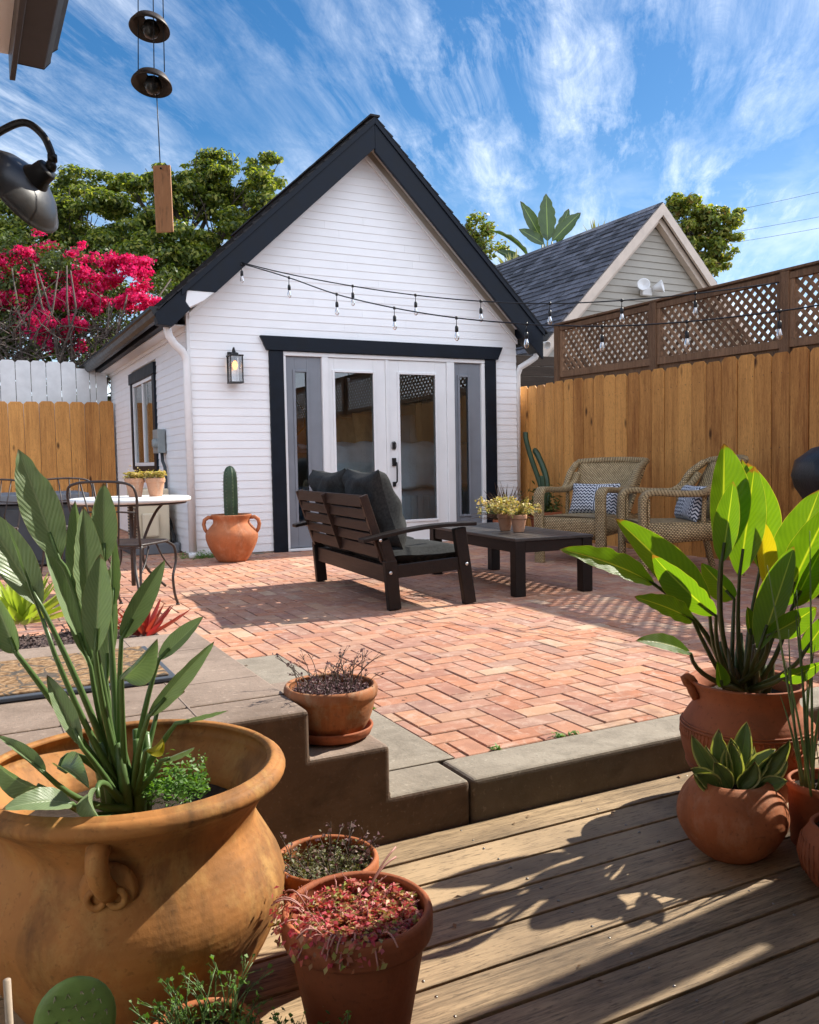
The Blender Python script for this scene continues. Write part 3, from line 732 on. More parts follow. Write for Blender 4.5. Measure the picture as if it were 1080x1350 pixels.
# left eave return: white block between rake foot and corner, black box end
f = MB()
PE_ = [(2.052, 2.483), (2.20, 2.560), (2.303, 2.6465), (2.036, 2.6485), (2.018, 2.54)]
f.add([(x, RY0-.022, z) for x, z in PE_]+[(x, FY+.0, z) for x, z in PE_], [(0, 1, 2, 3, 4), (9, 8, 7, 6, 5)]+[(i, 5+i, 5+(i+1) % 5, (i+1) % 5) for i in range(5)])
f.build('eave_return', M['trimwhite'], hs, bevel=.004)
f = MB()
PE_ = [(1.742, 2.305), (1.885, 2.292), (2.066, 2.470), (2.016, 2.538), (2.034, 2.650), (1.99, roofz(1.99)-.02), (1.725, roofz(1.725)-.02), (1.725, 2.40)]
f.add([(x, RY0-.028, z) for x, z in PE_]+[(x, RY0+.10, z) for x, z in PE_], [tuple(range(8)), tuple(range(8, 16))[::-1]]+[(i, 8+i, 8+(i+1) % 8, (i+1) % 8) for i in range(8)])
f.add([(1.80, RY0+.10, 2.335), (2.06, RY0+.10, 2.46), (2.10, RY0+.10, 2.60), (1.80, RY0+.10, 2.47), (1.80, FY+.02, 2.335), (2.06, FY+.02, 2.46), (2.10, FY+.02, 2.60), (1.80, FY+.02, 2.47)], [(0, 4, 5, 1)])
f.bb((1.86, FY+.02, 2.36), (2.0, BY+.2, 2.47)); f.build('eave_box', M['black'], hs, bevel=.003)
f = MB(); f.bb((1.93, FY+.03, 2.345), (2.11, BY+.1, 2.358)); f.bb((2.066, FY+.0, 2.30), (2.083, BY, 2.345)); f.build('eave_soffit', M['trimwhite'], hs)
f = MB()
f.add([(6.05, RY0+.02, 2.40), (6.25, RY0+.02, 2.22), (6.25, RY0+.02, 2.46), (6.05, RY0+.02, 2.66), (6.05, FY, 2.40), (6.25, FY, 2.22), (6.25, FY, 2.46), (6.05, FY, 2.66)],
      [(0, 1, 2, 3), (7, 6, 5, 4), (0, 4, 5, 1), (1, 5, 6, 2), (0, 3, 7, 4), (3, 2, 6, 7)])
f.bb((6.05, FY+.0, 2.38), (6.24, BY+.2, 2.46)); f.build('eave_box', M['black'], hs, bevel=.003)
# gutters: K profile along the eaves
def gutter(x, sgn, z, name='gutter'):
    prof = [(0, 0), (0, -.105), (.055, -.115), (.085, -.085), (.105, -.04), (.125, -.03), (.125, 0), (.115, 0), (.115, -.025), (.05, -.10), (.012, -.095), (.012, 0)]
    P = [(x+sgn*a, RY0-.005, z+b_) for a, b_ in prof]; Q = [(x+sgn*a, BY+.25, z+b_) for a, b_ in prof]; k = len(prof)
    g_ = MB(); g_.add(P+Q, [(i, (i+1) % k, k+(i+1) % k, k+i) for i in range(k)]+[tuple(range(k)), tuple(range(k, 2*k))[::-1]])
    g_.add([(x+sgn*a, RY0-.012, z+b_) for a, b_ in prof[:7]], [tuple(range(7))])
    return g_.build(name, M['gutter_black'], hs)
gutter(1.80, -1, 2.475); gutter(6.262, 1, 2.47)
f = MB()
f.tube([(1.86, 8.76, 2.37), (1.86, 8.76, 2.29), (1.875, 8.765, 2.22), (1.93, 8.79, 2.145), (2.01, 8.83, 2.085), (2.055, 8.85, 2.02), (2.062, 8.855, 1.93), (2.062, 8.855, .03)], .040, 14, flat=.82)
f.tube([(2.062, 8.855, .06), (2.062, 8.855, .005)], .045, 12, flat=.85)
f.build('downspout', M['trimwhite'], hs)
f = MB()
f.tube([(6.30, 8.80, 2.37), (6.31, 8.80, 2.27), (6.28, 8.81, 2.18), (6.20, 8.84, 2.12), (6.11, 8.89, 2.06), (6.095, 8.93, 1.97), (6.095, 8.95, .02)], .038, 14, flat=.82)
f.build('downspout', M['trimwhite'], hs)
# door surround
f = MB()
f.add([(2.833, 8.845, 2.285), (5.835, 8.845, 2.285), (5.765, 8.845, 2.135), (2.90, 8.845, 2.135), (2.833, 8.93, 2.285), (5.835, 8.93, 2.285), (5.765, 8.93, 2.135), (2.90, 8.93, 2.135)],
      [(3, 2, 1, 0), (4, 5, 6, 7), (0, 1, 5, 4), (1, 2, 6, 5), (2, 3, 7, 6), (3, 0, 4, 7)])
f.bb((2.927, 8.862, .0), (3.082, 8.95, 2.133)); f.bb((5.595, 8.862, .0), (5.745, 8.95, 2.133))
f.build('door_surround', M['black'], hs, bevel=.004)
# frame: jambs and mullions
f = MB()
for x0, x1, y0 in ((3.084, 3.112, 8.875), (3.519, 3.594, 8.872), (5.072, 5.172, 8.872), (5.545, 5.593, 8.875)): f.bb((x0, y0, .03), (x1, 9.0, 2.085))
f.bb((3.084, 8.874, 2.087), (5.593, 9.0, 2.13)); f.bb((3.084, 8.868, .0), (5.593, 9.0, .028))
f.bb((4.285, 8.880, .035), (4.325, 8.93, 2.083))
f.build('door_frame', M['trimwhite'], hs, bevel=.005)
def leafdoor(name, x0, x1, g0, g1, gz0, gz1, y, mat, zb=.035, zt=2.083, lab=None):
    d = MB()
    d.bb((x0, y, zb), (g0, y+.045, zt)); d.bb((g1, y, zb), (x1, y+.045, zt)); d.bb((g0, y, zb), (g1, y+.045, gz0)); d.bb((g0, y, gz1), (g1, y+.045, zt))
    o = d.build(name, mat, hs, bevel=.004)
    if lab: o['label'] = lab
    k = MB(); w_ = .022
    for (a0, a1, c0, c1) in ((g0-w_, g0+.006, gz0-w_, gz1+w_), (g1-.006, g1+w_, gz0-w_, gz1+w_), (g0+.006, g1-.006, gz0-w_, gz0+.006), (g0+.006, g1-.006, gz1-.006, gz1+w_)):
        k.bb((a0, y-.014, c0), (a1, y-.001, c1))
    k.build('glazing_bead', mat, o, bevel=.004)
    k = MB(); k.bb((g0-.004, y+.014, gz0-.004), (g1+.004, y+.020, gz1+.004)); k.build('glass_pane', M['glass'], o)
    return o
leafdoor('sidelight', 3.113, 3.518, 3.215, 3.352, .30, 1.925, 8.905, M['greypaint'], lab='grey sidelight at the left of the doors')
leafdoor('sidelight', 5.173, 5.544, 5.250, 5.375, .30, 1.925, 8.905, M['greypaint'], lab='grey sidelight at the right of the doors')
leafdoor('door', 3.596, 4.283, 3.665, 4.135, .27, 1.935, 8.893, M['trimwhite'], lab='white glazed door without a handle')
dr = leafdoor('door', 4.327, 5.070, 4.452, 4.925, .27, 1.935, 8.893, M['trimwhite'], lab='white glazed door with black lock and pull')
k = MB(); k.lathe([(0, -.014), (.030, -.014), (.034, -.006), (.034, .0)], (4.372, 8.885, 1.125), 20, M=Matrix.Rotation(R(90), 4, 'X') @ Matrix.Scale(1.5, 4, (0, 1, 0)))
k.bb((4.352, 8.868, 1.085), (4.392, 8.893, 1.165)); k.build('lock', M['metal_black'], dr, bevel=.008)
k = MB(); k.bb((4.348, 8.872, .895), (4.394, 8.893, .985)); k.bb((4.352, 8.872, .66), (4.388, 8.893, .715)); k.tube([(4.384, 8.885, .94), (4.386, 8.845, .93), (4.386, 8.84, .85), (4.384, 8.84, .72), (4.380, 8.885, .69)], .0095, 10)
k.build('handle', M['metal_black'], dr, bevel=.005)
# side window
win = MB(); win.bb((FX0-.045, 10.53, 2.03), (FX0+.01, 12.22, 2.17)); win.bb((FX0-.034, 10.56, .90), (FX0+.01, 10.70, 2.029)); win.bb((FX0-.034, 12.06, .90), (FX0+.01, 12.18, 2.029)); win.bb((FX0-.034, 10.702, .83), (FX0+.01, 12.058, .945))
wo_ = win.build('window', M['black'], hs, bevel=.004)
k = MB()
for a, b_ in (((10.702, .947), (10.75, 2.028)), ((12.01, .947), (12.058, 2.028)), ((10.752, .947), (12.008, .99)), ((10.752, 1.985), (12.008, 2.028)), ((11.34, .992), (11.40, 1.983))): k.bb((FX0-.022, a[0], a[1]), (FX0+.03, b_[0], b_[1]))
k.build('sash', M['trimwhite'], wo_, bevel=.003)
k = MB(); k.bb((FX0+.0, 10.75, .99), (FX0+.006, 12.01, 1.985)); k.build('pane', M['glass'], wo_)

# things inside the cottage, seen through the doors
bed = thing('bed', 'bed with blue-grey duvet seen through the right glass door', 'bed', (4.7, 10.8, .03))
m = MB(); m.bb((3.95, 9.62, .03), (5.93, 11.5, .62)); m.build('mattress', M['duvet'], bed, bevel=.05)
m = MB()
for i in range(24):
    x = 3.90+i*.085; m.bb((x, 9.54+random.uniform(-.012, .012), .12), (x+.082, 9.60, .52))
m.build('bed_skirt', M['duvet'], bed, bevel=.01)
m = MB(); gx, gy = 26, 20; vs = []
for i in range(gx+1):
    for j in range(gy+1):
        x = 3.86+2.1*i/gx; y = 9.50+1.55*j/gy; e = min(1, j/2.2)
        vs.append((x, y, .58+.56*e**.5+.03*sin(i*.9+j*.5)+.02*sin(j*1.3-i*.4)))
m.add(vs, [(i*(gy+1)+j, (i+1)*(gy+1)+j, (i+1)*(gy+1)+j+1, i*(gy+1)+j+1) for i in range(gx) for j in range(gy)], True); m.build('duvet', M['duvet'], bed, solid=.05, sub=1)
m = MB(); m.bb((4.55, 11.52, .03), (6.0-.05, 11.60, 1.58)); m.build('headboard', M['headboard'], bed, bevel=.01)
def cushion(mb, c, w_, h_, d_, rot, nseg=14, puff=1.0, crease=.0, seed=0, uvs=True, ears=.05):
    """a filled square cushion standing in its local xz plane, thickness along y"""
    rr_ = random.Random(seed); ph = [rr_.uniform(0, 6.3) for _ in range(6)]
    Rm = Euler(rot).to_matrix() if not isinstance(rot, Matrix) else rot
    vs = []; k = nseg+1
    for sd in (-1, 1):
        for i in range(k):
            for j in range(k):
                a = -1+2*i/nseg; b_ = -1+2*j/nseg
                e = max(0, (1-a**4))**.42*max(0, (1-b_**4))**.42
                pin = 1-.085*(1-abs(a)**2)*abs(b_)**2 - .085*(1-abs(b_)**2)*abs(a)**2
                x = a*w_/2*(1-ears*(1-b_*b_)*abs(a)**3)*1.0; z = b_*h_/2*(1-ears*(1-a*a)*abs(b_)**3)
                cr = crease*(sin(5*a+3*b_+ph[0])*.5+sin(9*b_-4*a+ph[1])*.35+sin(13*a+ph[2]+6*b_)*.25)*e
                y = sd*(d_/2*e*puff + cr*d_*.12) 
                vs.append(Rm @ V3((x, y, z)) + V3(c))
    fs = []; uv = []
    for s_ in range(2):
        o_ = s_*k*k
        for i in range(nseg):
            for j in range(nseg):
                q = [o_+i*k+j, o_+(i+1)*k+j, o_+(i+1)*k+j+1, o_+i*k+j+1]; t_ = [(i/nseg, j/nseg), ((i+1)/nseg, j/nseg), ((i+1)/nseg, (j+1)/nseg), (i/nseg, (j+1)/nseg)]
                if s_: q = q[::-1]; t_ = t_[::-1]
                fs.append(q); uv.append(t_)
    # shared rim: close the seam
    mb.add(vs, fs, True, uv)
    return mb
for k_, (x, y, z, w_, h_, mt) in enumerate(((5.05, 11.0, 1.38, .50, .50, 'pillow_tan'), (5.42, 10.85, 1.36, .56, .50, 'pillow_white'), (4.75, 11.1, 1.36, .44, .44, 'pillow_tan'))):
    m = MB(); cushion(m, (x, y, z), w_, h_, .18, (R(-15), 0, R(4-6*k_)), crease=.5, seed=k_); tag(m.build('bed_pillow', M[mt]), ['tan pillow upright in the middle of the bed behind glass', 'white pillow on the bed seen through the right door', 'small tan pillow at the left edge of the bed behind glass'][k_], 'pillow')
m = MB(); ring = [(4.35+.33*cos(PI/8+i*PI/4), 12.5, 1.62+.33*sin(PI/8+i*PI/4)) for i in range(8)]
t = thing('wall_mirror', 'octagonal gold-framed mirror seen through the left glass door', 'mirror', (4.35, 12.5, 1.62))
m.tube(ring+[ring[0]], .014, 6); m.build('mirror_frame', M['gold'], t)
m = MB(); m.add([(p[0], 12.505, p[2]) for p in ring]+[(p[0], 12.52, p[2]) for p in ring], [tuple(range(8)), tuple(range(8, 16))[::-1]]+[(i, (i+1) % 8, 8+(i+1) % 8, 8+i) for i in range(8)]); m.build('mirror_glass', M['glass'], t)

# wall lantern
def lantern():
    t = thing('wall_lantern', 'black glass box lantern with glowing amber bulb beside the black door surround', 'lantern', (2.535, 8.86, 1.95))
    cx, cy, zb, zt = 2.535, 8.785, 1.785, 2.045; h = .062
    k = MB(); k.bb((cx-.05, 8.872, 1.93), (cx+.05, 8.888, 2.10)); k.build('backplate', M['metal_black'], t, bevel=.003)
    k = MB(); k.tube(bez3((cx, 8.875, 2.05), (cx, 8.84, 2.16), (cx, 8.80, 2.16), (cx, cy, 2.085), 10), .008, 8); k.tube([(cx, cy, 2.10), (cx, cy, 2.04)], .012, 8); k.build('arm', M['metal_black'], t)
    k = MB()
    for sx in (-1, 1):
        for sy in (-1, 1): k.box((cx+sx*h, cy+sy*h, (zb+zt)/2), (.010, .010, zt-zb-.002))
    k.bb((cx-h-.008, cy-h-.008, zb-.012), (cx+h+.008, cy+h+.008, zb)); k.bb((cx-h-.010, cy-h-.010, zt), (cx+h+.010, cy+h+.010, zt+.014)); k.bb((cx-.03, cy-.03, zt+.0145), (cx+.03, cy+.03, zt+.036))
    k.build('cage', M['metal_black'], t, bevel=.001)
    k = MB()
    for sx in (-1, 1): k.bb((cx+sx*(h-.004)-.001, cy-h+.006, zb+.002), (cx+sx*(h-.004)+.001, cy+h-.006, zt-.002)); k.bb((cx-h+.006, cy+sx*(h-.004)-.001, zb+.002), (cx+h-.006, cy+sx*(h-.004)+.001, zt-.002))
    k.build('glass_pane', M['glass_bulb'], t)
    k = MB(); k.tube([(cx, cy, zt-.002), (cx, cy, zt-.045)], .014, 12); k.build('socket', M['metal_black'], t)
    k = MB(); k.lathe([(0.001, -.135), (.012, -.132), (.022, -.115), (.026, -.09), (.022, -.065), (.012, -.045)], (cx, cy, zt), 20); k.build('bulb', M['bulb_glow'], t)
    return t
lantern()
ll = bpy.data.lights.new('lantern_light', 'POINT'); ll.energy = 1.6; ll.color = (1, .62, .28); ll.shadow_soft_size = .03
lo = bpy.data.objects.new('lantern_light', ll); COL.objects.link(lo); lo.location = (2.535, 8.785, 1.955)
# meter box
t = thing('meter_box', 'small grey electrical disconnect box with conduit on the cottage side wall', 'meter box', (2.07, 10.22, 1.21))
k = MB(); k.bb((1.99, 10.08, 1.09), (2.078, 10.36, 1.36)); k.build('box', M['greybox'], t, bevel=.008)
k = MB(); k.lathe([(.001, -.05), (.045, -.048), (.055, -.03), (.055, 0)], (1.99, 10.14, 1.20), 18, M=Matrix.Rotation(R(90), 4, 'Y')); k.build('meter_dome', M['greybox'], t)
k = MB(); k.tube([(2.05, 10.16, 1.09), (2.05, 10.14, 1.0), (2.055, 10.05, .93), (2.055, 10.02, .85), (2.055, 10.02, .35)], .019, 10); k.build('conduit', M['darkgrey'], t)
t = thing('security_light', 'small white twin security light under the right eave of the cottage', 'lamp', (6.43, 8.95, 2.38))
k = MB(); k.box((6.42, 8.95, 2.40), (.13, .06, .07)); k.build('housing', M['white_metal'], t, bevel=.01)
k = MB(); k.lathe([(.001, .0), (.03, .0), (.05, .06), (.052, .07), (.045, .068)], (6.48, 8.90, 2.36), 16, M=Matrix.Rotation(R(110), 4, 'X')); k.build('lamp_head', M['white_metal'], t)
# AC unit
t = thing('air_conditioner', 'beige outdoor air-conditioner unit against the cottage side wall', 'air conditioner', (1.75, 10.1, 0))
k = MB(); k.bb((1.66, 9.62, .12), (2.0, 10.25, .70)); k.build('casing', M['beigemetal'], t, bevel=.015)
k = MB(); k.bb((1.70, 9.57, .18), (1.88, 9.619, .44)); k.build('valve_cover', M['beigemetal'], t, bevel=.02)
k = MB(); k.bb((1.79, 9.614, .52), (1.92, 9.6195, .65)); k.build('rating_plate', plain('pale_label', (.55, .42, .38), .6), t)
k = MB()
for i in range(14): k.bb((1.652, 9.67, .18+i*.033), (1.6595, 10.2, .192+i*.033))
k.build('grille', M['darkgrey'], t)
k = MB(); k.bb((1.58, 9.5, .0), (2.07, 10.4, .115)); tag(k.build('equipment_pad', M['slate'], bevel=.01), 'grey slab under the beige air conditioner', 'slab')
k = MB(); k.tube(bez3((1.95, 10.0, .40), (2.06, 9.9, .42), (2.05, 9.75, .30), (2.02, 9.62, .12)), .022, 8); k.tube(bez3((1.95, 10.05, .32), (2.08, 9.95, .32), (2.04, 9.85, .2), (1.98, 9.7, .12)), .018, 8); k.tube(bez3((1.9, 9.97, .3), (2.0, 9.8, .35), (2.05, 9.6, .25), (2.0, 9.5, .12)), .02, 8)
k.build('hose', M['gutter_black'], t)

# ------------------------------------------------------------------ fences
def picket(mb, p, w_, h_, th, rot, ear=.03, z0=0):
    """dog-eared board standing at p, facing rot (about z)"""
    hw = w_/2; o = [(-hw, z0), (hw, z0), (hw, h_-ear), (hw-ear, h_), (-hw+ear, h_), (-hw, h_-ear)]
    c_, s_ = cos(rot), sin(rot)
    P = [(p[0]+a*c_-(-th/2)*s_*1, p[1]+a*s_+(-th/2)*c_, b_) for a, b_ in o]; Q = [(p[0]+a*c_-(th/2)*s_, p[1]+a*s_+(th/2)*c_, b_) for a, b_ in o]
    mb.add(P+Q, [(0, 1, 2, 3, 4, 5), (11, 10, 9, 8, 7, 6)]+[(i, 6+i, 6+(i+1) % 6, (i+1) % 6) for i in range(6)])
def fx(y): return 6.24+.035*(y-8.9)
fr = thing('cedar_fence', 'tall cedar picket fence with dog-eared tops running beside the patio', 'fence', (6.1, 5, 0))
m = MB(); y = 9.95; k = 0; rp = random.Random(5)
while y > -3:
    top = 1.80 + .010*(y-5) + rp.uniform(-.012, .012)
    picket(m, (fx(y)+rp.uniform(-.004, .004), y, 0), .1795, top, .018, PI/2-.035, .034, -.1); y -= .187+rp.uniform(-.002, .003); k += 1
m.build('pickets', M['cedar'], fr, bevel=.002)
m = MB()
for z in (.3, 1.0, 1.62): m.bar((fx(10)+.035, 10, z), (fx(-3)+.035, -3, z), .04, .09)
m.build('rail', M['cedar'], fr)
m = MB(); m.bar((fx(10)+.064, 10, .82), (fx(-3)+.064, -3, .82), .012, 1.86); m.build('dark_gap_backing', M['oldwall'], fr)  # dark sheet added behind so the picket gaps read as shadow lines
m = MB(); y = 9.9
while y > 1:
    for z in (.3, 1.0, 1.62):
        for dy in (-.04, .04): m.box((fx(y)-.0095, y+dy+rp.uniform(-.01, .01), z+rp.uniform(-.015, .015)), (.003, .006, .006))
    y -= .187
m.build('nail_heads', M['iron'], fr)['kind'] = 'stuff'
lt = thing('lattice_fence', 'weathered brown lattice screen rising above the cedar picket fence', 'lattice screen', (6.2, 5, 0))
posts = [8.36, 6.70, 5.09, 3.45, 1.8, .15, -1.5, -3]
def lx(y): return fx(y)+.075
for y in posts:
    k = MB(); zt = 2.47+.012*(y-6); k.bb((lx(y)-.042, y-.045, -.2), (lx(y)+.046, y+.045, zt)); k.build('post', M['cedar_dark'], lt, bevel=.004)
def lz0(y): return 1.835+.018*(y-5)
def lz1(y): return 2.40+.012*(y-6)
for i in range(len(posts)-1):
    ya, yb = posts[i]-.045, posts[i+1]+.045
    k = MB()
    k.bar((lx(ya), ya, lz1(ya)+.03), (lx(yb), yb, lz1(yb)+.03), .055, .055); k.bar((lx(ya), ya, lz0(ya)+.03), (lx(yb), yb, lz0(yb)+.03), .05, .07)
    k.bar((lx(ya), ya-.022, lz0(ya)+.065), (lx(ya), ya-.022, lz1(ya)+.002), .045, .045, up=(1, 0, 0)); k.bar((lx(yb), yb+.022, lz0(yb)+.065), (lx(yb), yb+.022, lz1(yb)+.002), .045, .045, up=(1, 0, 0))
    k.bar((lx(ya)+.01, ya, lz0(ya)-.075), (lx(yb)+.01, yb, lz0(yb)-.075), .02, .155)
    fro = k.build('lattice_frame', M['cedar_dark'], lt, bevel=.003)
    k = MB(); L = ya-yb-.08; y0 = ya-.04; H = lz1(ya)-lz0(ya)-.06; sp_ = .098
    for dr_ in (-1, 1):
        q = -H
        while q < L:
            # strip from bottom (q) to top (q+H), clipped
            s0, s1 = q, q+H; a0 = max(0, s0); a1 = min(L, s1)
            if a1-a0 > .02:
                if dr_ > 0: za, zb = (a0-s0), (a1-s0)
                else: za, zb = H-(a0-s0), H-(a1-s0)
                pa = V3((lx(y0-a0)+dr_*.004, y0-a0, lz0(y0-a0)+.062+za)); pb = V3((lx(y0-a1)+dr_*.004, y0-a1, lz0(y0-a1)+.062+zb))
                k.bar(pa, pb, .0075, .034, up=(1, 0, 0)) if False else k.bar(pa, pb, .034, .0075, up=(1, 0, 0))
            q += sp_
    k.build('lattice', M['cedar_dark'], lt)
# cap
k = MB(); k.bar((lx(8.4), 8.4, 2.47+.012*2.4+.012), (lx(-3), -3, 2.47-.012*9+.012), .09, .022); k.build('cap_rail', M['cedar_dark'], lt, bevel=.003)
# left fences
lf = thing('cedar_fence', 'low brown picket fence in front of the white fence beside the cottage wall', 'fence', (0, 13.6, 0))
m = MB(); x = 2.05
while x > -6: picket(m, (x-.09, 13.62+rp.uniform(-.004, .004), 0), .20, 1.91-.012*(2-x)+rp.uniform(-.01, .01), .018, 0, .035, -.1); x -= .205
m.build('pickets', M['cedar'], lf, bevel=.002)
wf = thing('white_fence', 'white painted picket fence standing behind the brown one under the bougainvillea', 'fence', (0, 13.85, 0))
m = MB(); x = 2.02; i = 0
while x > -6:
    w_ = .205 if i > 2 else (.16, .09, .19)[i]
    picket(m, (x-w_/2, 13.86, 0), w_-.008, (2.50 if i > 2 else 2.42)+rp.uniform(-.008, .008), .018, 0, .03 if i > 2 else .004, -.1); x -= w_; i += 1
m.build('pickets', M['whitepaint'], wf, bevel=.002)
# old wall behind the right corner of the cottage
m = MB()
for i in range(16): m.bb((6.3, 10.35, .1+i*.145), (8.3, 10.38, .24+i*.145))
tag(m.build('board_wall', M['oldwall'], bevel=.004), 'dark weathered board wall between cottage and cedar fence', 'wall')

# ------------------------------------------------------------------ neighbour's garage
ng = thing('garage', 'beige gabled garage with grey shingle roof beyond the lattice', 'garage', (10.37, 11.2, 0))
GA, GZ, GE = 10.37, 5.08, 7.86
m = MB()
for k in range(46):
    z0 = .1+k*.11; z1 = z0+.11
    def lim(z): 
        d = (GZ-.28-z); return max(GA-2.25, GA-d), min(GA+2.25, GA+d)
    a0, a1 = lim(z0); b0, b1 = lim(z1)
    if b1-b0 < .05: break
    m.add([(a0, 11.18, z0), (a1, 11.18, z0), (b1, 11.195, z1), (b0, 11.195, z1), (a0, 11.21, z0), (a1, 11.21, z0)], [(0, 1, 2, 3), (4, 5, 1, 0)])
m.build('gable_siding', M['beige'], ng)
m = MB(); m.bb((GA-2.25, 11.22, -.1), (GA+2.25, 16.9, 2.6)); m.add([(GA-2.25, 11.22, 2.55), (GA+2.25, 11.22, 2.55), (GA, 11.22, 4.78)], [(0, 1, 2)]); m.build('wall', M['beige'], ng)
rf = MB()
for sg in (-1, 1):
    xe = GA+sg*2.51; ze = GZ-2.51
    rf.add([(xe, 11.0, ze), (GA, 11.0, GZ), (GA, 17.1, GZ), (xe, 17.1, ze), (xe, 11.0, ze-.09), (GA, 11.0, GZ-.09), (GA, 17.1, GZ-.09), (xe, 17.1, ze-.09)],
           [(0, 1, 2, 3), (7, 6, 5, 4), (0, 4, 5, 1), (3, 2, 6, 7), (0, 3, 7, 4)])
ro = rf.build('roof', M['shingle'], ng)
m = MB(); shingles(m, (GE, 10.97, GZ-2.51+.01), (GE, 17.1, GZ-2.51+.01), (2.51, 0, 2.51), 25, tab=.27, seedv=8, th=.02, lap=.015)
shingles(m, (GA+2.51, 10.97, GZ-2.51+.01), (GA+2.51, 17.1, GZ-2.51+.01), (-2.51, 0, 2.51), 25, tab=.27, seedv=9, th=.02, lap=.015)
m.build('roof_shingles', M['shingle'], ro)
m = MB()
for sg in (-1, 1):
    xe = GA+sg*2.53; ze = GZ-2.53
    for (dz0, dz1, y0, y1) in ((-.005, -.20, 10.95, 10.995), (-.16, -.30, 11.05, 11.17)):
        P = [(xe, y0, ze+dz0), (GA, y0, GZ+dz0), (GA, y0, GZ+dz1), (xe, y0, ze+dz1)]; Q = [(x, y1, z) for x, _, z in P]
        m.add(P+Q, [(0, 1, 2, 3), (7, 6, 5, 4), (0, 4, 5, 1), (2, 6, 7, 3), (1, 5, 6, 2), (0, 3, 7, 4)])
m.build('rake_board', M['beigetrim'], ng)
t = thing('floodlight', 'twin white floodlight on the beige gable just above the lattice', 'lamp', (10.1, 11.1, 3.68))
k = MB(); k.box((10.17, 11.14, 3.66), (.22, .07, .14)); k.build('mount', M['white_metal'], t, bevel=.02)
for s_, xx in ((-1, 10.02), (1, 10.30)):
    k = MB(); k.lathe([(.001, -.06), (.045, -.05), (.06, 0), (.10, .10), (.105, .115), (.09, .11), (.001, .06)], (xx, 11.05, 3.71), 18, M=Matrix.Rotation(R(75), 4, 'X') @ Matrix.Rotation(R(35*s_), 4, 'Y')); k.build('lamp_head', M['white_metal'], t)
# power lines beyond the garage
t = thing('power_line', 'thin overhead wires crossing the sky above the lattice', 'power line', (30, 25, 8))
for k_, (a, c) in enumerate((((26.236,25.430,10.264), (34.192,16.974,12.195)), ((26.202,25.396,9.468), (34.142,16.924,11.023)), ((25.390,25.778,8.953), (34.119,16.901,10.503)))):
    m = MB(); q = [V3(a).lerp(V3(c), i/12)-V3((0, 0, .25*sin(PI*i/12))) for i in range(13)]; m.tube(q, .006, 4); m.build('wire', M['gutter_black'], t)
m = MB(); m.bar((22.962,22.426,7.504), (23.565,22.116,7.491), .10, .10); m.build('cross_arm', M['bark'], t)

# ------------------------------------------------------------------ trees
def tree(name, label, cat, base, clumps, leaf, lsize, dens, trunk_r, mat2=None, group=None, flat=False, jitter=.5, fork=None):
    t = thing(name, label, cat, base, group)
    P = []; Q = []
    tr = MB(); top = V3(fork) if fork else V3(base)+V3((0, 0, max(1.0, min(c[2]-c[5] for c in clumps)-base[2]-.2)))
    branch(tr, base, top, trunk_r, trunk_r*.7, .06)
    for (cx, cy, cz, rx, ry, rz) in clumps:
        pts = branch(tr, top+V3((U(-.1, .1), U(-.1, .1), U(-.3, 0))), (cx, cy, cz-rz*.2), trunk_r*.42, trunk_r*.10, .12)
        for _ in range(6):
            e = V3((cx+U(-1, 1)*rx*.8, cy+U(-1, 1)*ry*.8, cz+U(-.5, .9)*rz)); branch(tr, pts[3], e, trunk_r*.12, .008, .15, 4, 4)
        # sub-clusters make the outline uneven
        vol = (rx*ry*rz)**(1/3); ns = max(7, int(13*vol+7))
        for _ in range(ns):
            d = V3((random.gauss(0, 1), random.gauss(0, 1), random.gauss(.25, .8))).normalized()
            q = U(.45, 1.0); cc = (cx+d.x*rx*q, cy+d.y*ry*q, cz+d.z*rz*q); sr = U(.22, .42)
            k = int(dens*(sr*vol)**2*10)
            p, nn = clump_pts(cc, (rx*sr*1.2, ry*sr*1.2, rz*sr*(.6 if flat else .9)), max(20, k), .2); P.append(p); Q.append(nn)
    tr.build('trunk', M['bark'], t)
    P = np.concatenate(P); Q = np.concatenate(Q); k = len(P)
    if mat2:
        sel = RNG.random(k) < .22; leafcloud('crown', P[~sel], Q[~sel], lsize, leaf, t, .5, jitter); leafcloud('crown', P[sel], Q[sel], lsize, mat2, t, .5, jitter)
    else: leafcloud('crown', P, Q, lsize, leaf, t, .5, jitter)
    return t
def PC(p, rx, ry, rz): return (p[0], p[1], p[2], rx, ry, rz)
tree('shade_tree', 'broad green tree with layered crown behind the bougainvillea', 'tree', (5.0, 22, -.3),
     [PC((6.490,20.744,7.542), .85, 1.0, .65), PC((7.033,21.072,8.214), .45, .6, .3), PC((5.852,21.089,7.829), .8, 1.0, .55), PC((5.013,21.479,7.208), .9, 1.0, .7), PC((4.524,21.198,7.690), .45, .6, .35), PC((5.956,20.947,6.459), 1.0, 1.2, .9), PC((6.542,20.097,6.669), .6, .8, .8),
      PC((4.151,22.519,7.752), .7, .8, .4), PC((4.673,20.988,5.639), 1.1, 1.0, 1.0), PC((5.405,21.134,5.011), 1.1, 1.2, .9), PC((4.169,21.865,6.496), .9, 1.0, .8), PC((5.534,21.839,8.190), .35, .5, .25)],
     M['fol_tree'], .125, 330, .22, M['fol_dark'], flat=True, fork=(5.309,21.790,5.673))
